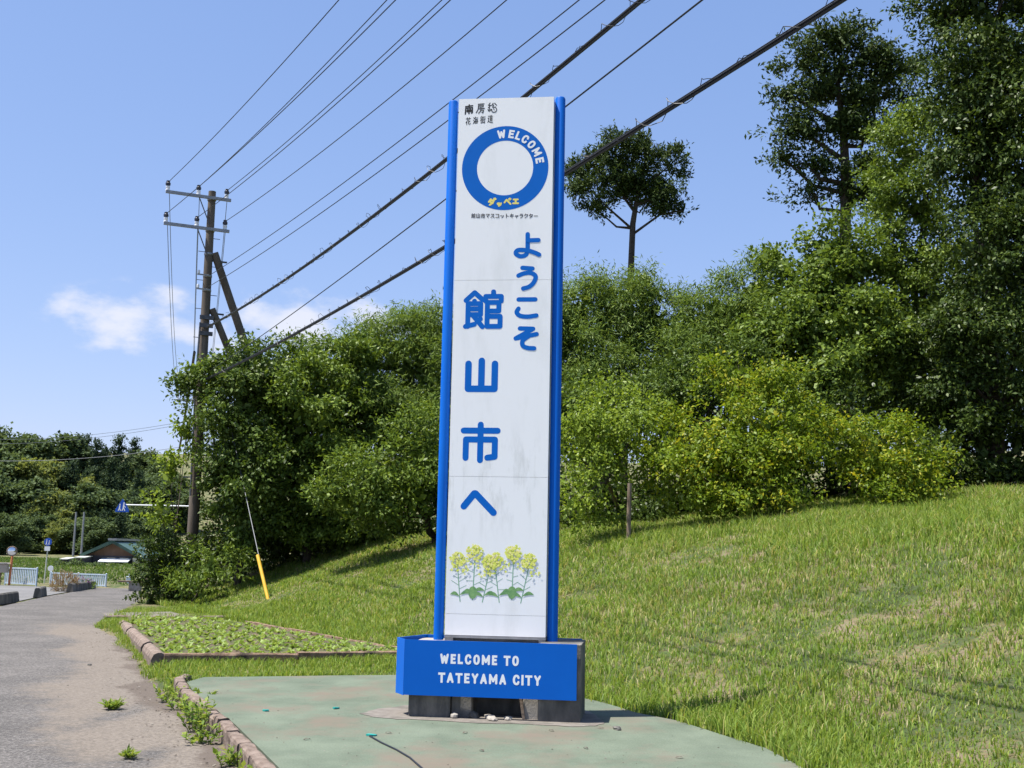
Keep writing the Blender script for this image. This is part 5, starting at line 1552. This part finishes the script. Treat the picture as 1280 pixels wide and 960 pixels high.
# crossing sign on a long arm from the distant pole
tp = at(153, 633, 71.7)
root = thing('crossing_sign', 'blue triangular school crossing sign on a long horizontal arm', 'traffic sign', tp)
k_ = 71.7 / FPX
mb = MB(); mb.prism([(-8.5 * k_, -7 * k_), (8.5 * k_, -7 * k_), (8.5 * k_, -4 * k_), (0, 9.5 * k_), (-8.5 * k_, -4 * k_)], -.03, 0, 'y'); brd = mb.build('board', M['sign_blue'], root)
u = k_
pol = [capsule((-3 * u, .5 * u), (-3.3 * u, -2 * u), 1.5 * u, 0, -.033), capsule((-3.3 * u, -2 * u), (-4.6 * u, -5 * u), 1.1 * u, 2, -.033), capsule((-3.3 * u, -2 * u), (-2 * u, -5 * u), 1.1 * u, 4, -.033), capsule((-3 * u, 2.3 * u), (-3.0 * u, 2.4 * u), 1.6 * u, 6, -.033),
       capsule((1.8 * u, 2 * u), (1.6 * u, -1.5 * u), 1.8 * u, 8, -.033), capsule((1.6 * u, -1.5 * u), (.2 * u, -5 * u), 1.2 * u, 10, -.033), capsule((1.6 * u, -1.5 * u), (3.4 * u, -5 * u), 1.2 * u, 12, -.033), capsule((2 * u, 4 * u), (2 * u, 4.1 * u), 2 * u, 14, -.033), capsule((1.6 * u, 1 * u), (4 * u, -1 * u), .9 * u, 16, -.033)]
print_on(brd, 'figures', pol, M['sign_white'])
mb = MB(); mb.tube([(.1, .04, .1), (fx - tp[0] - .15, fy - tp[1] - .05, .1)], .04, 8); mb.build('arm', M['sign_white'], root, True)

# ------------------------------------------------------------------ house
hp = at(146, 704, 100); hz = float(height(hp[0], hp[1]))
HOUSE = thing('house', 'brown gabled house with green roof and white awning below the wooded hill', 'house', (hp[0], hp[1], hz), R(4))
hk = 100 / FPX
def hxz(px, py):
    q = at(px, py, 100); return (q[0] - hp[0], q[2] - hz)
M['house_brown'] = surf('brown_boards', (.13, .075, .05), (.19, .12, .085), 2, rough=.8, bump=.2, bscale=8)
M['house_dark'] = surf('dark_boards', (.045, .045, .055), (.085, .08, .09), 2, rough=.8, bump=.2, bscale=8)
M['roof_green'] = surf('green_roof', (.035, .075, .06), (.06, .11, .09), 1.5, rough=.5, bump=.2, bscale=6)
L0 = hxz(110, 693); R0_ = hxz(170, 692); PK = hxz(143, 679); GL = hxz(110, 694)
w0, w1 = L0[0], R0_[0]
mb = MB(); mb.box(w0, w1, 0, 9, -.5, GL[1]); mb.build('wall', M['house_dark'], HOUSE)
mb = MB(); mb.prism([(w0, GL[1]), (w1, GL[1]), (PK[0], PK[1])], .02, 9, 'y'); mb.build('gable', M['house_brown'], HOUSE)
for s_ in (0, 1):
    e = (w0 - .45, GL[1] - .18) if s_ == 0 else (w1 + .75, GL[1] - .35)
    mb = MB(); mb.prism([e, (PK[0], PK[1] + .0), (PK[0], PK[1] + .28), (e[0], e[1] + .25)], -.7, 9.6, 'y'); mb.build('roof_slope', M['roof_green'], HOUSE)
mb = MB(); mb.box(PK[0] - .35, PK[0] + .35, -.75, 9.65, PK[1] + .22, PK[1] + .4); mb.build('ridge_cap', M['steel'], HOUSE)
a0_, a1_ = hxz(128, 697.5), hxz(164, 702)
mb = MB(); mb.prism([(-.05, a0_[1]), (-1.3, a1_[1]), (-1.3, a1_[1] - .06), (-.05, a0_[1] - .06)], a0_[0], a1_[0], 'x'); mb.build('awning', M['sign_white'], HOUSE)
for i in range(3):
    x = a0_[0] + .3 + i * 1.05
    mb = MB(); mb.box(x, x + .9, -.04, .0, .1, a1_[1] - .2); d_o = mb.build('sliding_door', M['house_dark'], HOUSE)
    mb = MB(); mb.box(x + .1, x + .8, -.055, -.042, .5, a1_[1] - .35); mb.build('pane', M['mirror'], d_o)
sx0, sx1 = hxz(166, 697)[0], hxz(176, 697)[0]; sz_ = hxz(166, 696)[1]
mb = MB(); mb.box(sx0 + .05, sx1 - .1, .6, 6, -.5, sz_ - .1); ax_ = mb.build('side_annex', M['house_dark'], HOUSE)
mb = MB(); mb.box(sx0, sx1 + .1, .3, 6.2, sz_ - .1, sz_ + .1); mb.build('annex_roof', M['sign_white'], ax_)
for (pa, pb, py, lb) in ((94, 107, 695.5, 'low shed with a pale roof just left of the gabled house'), (75, 85, 697.5, 'smaller pale roofed shed farther left of the house')):
    q = at((pa + pb) / 2, 704, 98); zq = float(height(q[0], q[1]))
    sh_ = thing('shed', lb, 'shed', (q[0], q[1], zq), 0, 'sheds beside the house')
    w_ = (pb - pa) * 98 / FPX / 2; zt = float(at(pa, py, 98)[2]) - zq
    mb = MB(); mb.box(-w_ * .92, w_ * .92, 0, 1.5, -.4, zt - .12); mb.build('wall', M['house_dark'], sh_)
    mb = MB(); mb.prism([(-.2, zt - .12), (1.6, zt), (1.6, zt + .06), (-.2, zt - .05)], -w_, w_, 'x'); mb.build('roof', M['pale_post'], sh_)
# hedgerow in front of the house
for i, (px, py, rx, rz_, lb) in enumerate(((92, 708, 22, 4, 'low green bank of shrubs in front of the sheds'), (140, 714, 26, 2, 'low green bank of shrubs in front of the gabled house'))):
    q = at(px, 712, 88)
    rt = thing('low_shrubs', lb, 'shrub', (q[0], q[1], float(height(q[0], q[1]))), group='shrub banks in the field')
    crown('foliage', [B(px, py, 88, rx, rz_, .8)], M['leaf_far'], rt, L=.2, W=.12, dens=20, k=8, spray=.3, seed=70 + i, ground=False, mul=1.5, fill=1)

# ------------------------------------------------------------------ far woods: prototypes and copies
def proto(kind, seed):
    r = np.random.default_rng(seed)
    root = thing('far_tree', 'far tree', 'tree', (0, 0, 0), group='trees of the distant wood')
    if kind == 'cedar':
        bl = [((r.normal(0, .12), r.normal(0, .12), 1.6 + i * 1.5), (2.5 * (1 - i / 8.6) ** .75, 2.5 * (1 - i / 8.6) ** .75, 1.15)) for i in range(8)]
        mt, h = 'leaf_far_dark', 12.8
    elif kind == 'bamboo':
        bl = [((r.normal(0, 1.4), r.normal(0, 1.0), 1.4 + 6.5 * (i / 9)), (1.5, 1.4, 1.7)) for i in range(10)]
        mt, h = 'leaf_far_lime', 9.4
    else:
        bl = [((r.normal(0, 1.5), r.normal(0, 1.3), 1.4 + 6.8 * (i / 10) + .6 * r.random()), (r.uniform(1.4, 2.2), r.uniform(1.4, 2), r.uniform(1.2, 1.9))) for i in range(11)]
        mt, h = 'leaf_far', 10.2
    mb = MB(); mb.tube([(0, 0, -1), (0.05, 0, h * .4), (0, 0, h * .85)], [.28, .2, .06], 7)
    for c, q in bl: mb.tube([(0, 0, c[2] * .6), c], [.1, .03], 4)
    mb.build('trunk', M['bark_dark'], root, True)
    crown('crown', bl, M[mt], root, L=.55, W=.32, dens=3.2, k=9, spray=1.0, droop=.2, lump=.3, seed=seed, ground=False, back=.75, mul=1.35, fill=1.2, cl=1.1)
    return root, h


protos = {k: [proto(k, 200 + 10 * i + j) for j in range(2)] for i, k in enumerate(('cedar', 'broad', 'bamboo'))}
used = set()
side_words = ['far left', 'left', 'middle left', 'middle', 'middle right', 'right', 'far right']


def far_tree(kind, pxx, ptop_, Y, label, wide=1.0):
    i = random.randint(0, 1)
    root, h = protos[kind][i]
    q = at(pxx, ptop_, Y); gz_ = float(height(q[0], q[1]))
    s_ = max(.45, (q[2] - gz_) / h)
    if (kind, i) not in used:
        used.add((kind, i)); o = root
        o.location = (q[0], q[1], gz_)
    else:
        o = dup(root, (q[0], q[1], gz_), 0)
    o.rotation_euler = (0, 0, random.uniform(0, 6.28)); o.scale = (s_ * wide, s_ * wide, s_)
    o['label'] = label; o['group'] = 'trees of the distant wood'
    o.name = {'cedar': 'cedar_tree', 'broad': 'broadleaf_tree', 'bamboo': 'bamboo_clump'}[kind]
    return o


sky_row = [(-30, 538, 'broad'), (-12, 540, 'broad'), (4, 543, 'broad'), (20, 550, 'broad'), (36, 553, 'broad'), (52, 553, 'broad'), (66, 550, 'broad'), (80, 552, 'broad'), (99, 546, 'cedar'), (112, 548, 'cedar'), (124, 552, 'cedar'), (136, 556, 'cedar'), (149, 547, 'cedar'), (168, 552, 'cedar'), (181, 570, 'broad'), (194, 580, 'broad'), (208, 594, 'broad'), (224, 600, 'broad')]
mid_row = [(-25, 582, 'broad'), (-4, 578, 'broad'), (16, 574, 'broad'), (34, 590, 'bamboo'), (50, 584, 'bamboo'), (66, 588, 'bamboo'), (80, 584, 'bamboo'), (92, 582, 'cedar'), (108, 588, 'cedar'), (122, 590, 'cedar'), (140, 584, 'cedar'), (156, 590, 'cedar'), (172, 592, 'cedar'), (188, 604, 'broad'), (204, 610, 'broad'), (222, 616, 'broad')]
low_row = [(-22, 624, 'broad'), (0, 606, 'broad'), (20, 620, 'broad'), (40, 610, 'broad'), (58, 622, 'broad'), (74, 618, 'bamboo'), (90, 616, 'cedar'), (106, 622, 'cedar'), (122, 618, 'broad'), (136, 622, 'cedar'), (150, 624, 'cedar'), (166, 620, 'cedar'), (182, 630, 'broad'), (200, 634, 'broad')]
front_row = [(-14, 660, 'broad'), (6, 652, 'broad'), (26, 664, 'broad'), (44, 660, 'broad'), (64, 664, 'broad'), (74, 656, 'bamboo'), (88, 662, 'bamboo'), (100, 674, 'broad'), (118, 668, 'broad'), (134, 664, 'cedar'), (152, 660, 'cedar'), (172, 664, 'broad'), (190, 670, 'broad')]
kn = {'cedar': 'dark conical cedar', 'broad': 'rounded green tree', 'bamboo': 'pale yellowish bamboo clump'}
ordw = lambda i: ['first', 'second', 'third', 'fourth', 'fifth', 'sixth', 'seventh', 'eighth', 'ninth', 'tenth', 'eleventh', 'twelfth', 'thirteenth', 'fourteenth', 'fifteenth', 'sixteenth'][i]
for row, Y, where in ((sky_row, 212, 'on the skyline of the distant wood'), (mid_row, 190, 'in the upper middle of the distant wood'), (low_row, 172, 'in the lower middle of the distant wood'), (front_row, 154, 'along the foot of the distant wood')):
    cnt = {}
    for (px, py, kd) in row:
        i = cnt.get(kd, 0); cnt[kd] = i + 1
        far_tree(kd, px + random.uniform(-5, 5), py + random.uniform(-9, 7) * (0.35 if Y > 200 else 1), Y + random.uniform(-10, 10), '%s %s from the left %s' % (ordw(i), kn[kd], where), {'cedar': .82, 'broad': 1.35, 'bamboo': 1.2}[kd])
for px, p0, p1, lb in ((93, 640, 672, 'left of two slim grey poles standing before the cedars'), (103, 640, 672, 'right of two slim grey poles standing before the cedars')):
    q = at(px, p1, 146); t_ = at(px, p0, 146); gz_ = float(height(q[0], q[1]))
    mb = MB(); mb.tube([(0, 0, -.2), (0, 0, (t_[2] - gz_) * .6), (0, 0, t_[2] - gz_)], [.14, .12, .10], 10)
    o = mb.build('slim_pole', M['steel'], None, True); o.location = (q[0], q[1], gz_); tag(o, lb, 'pole', 'slim poles before the wood')
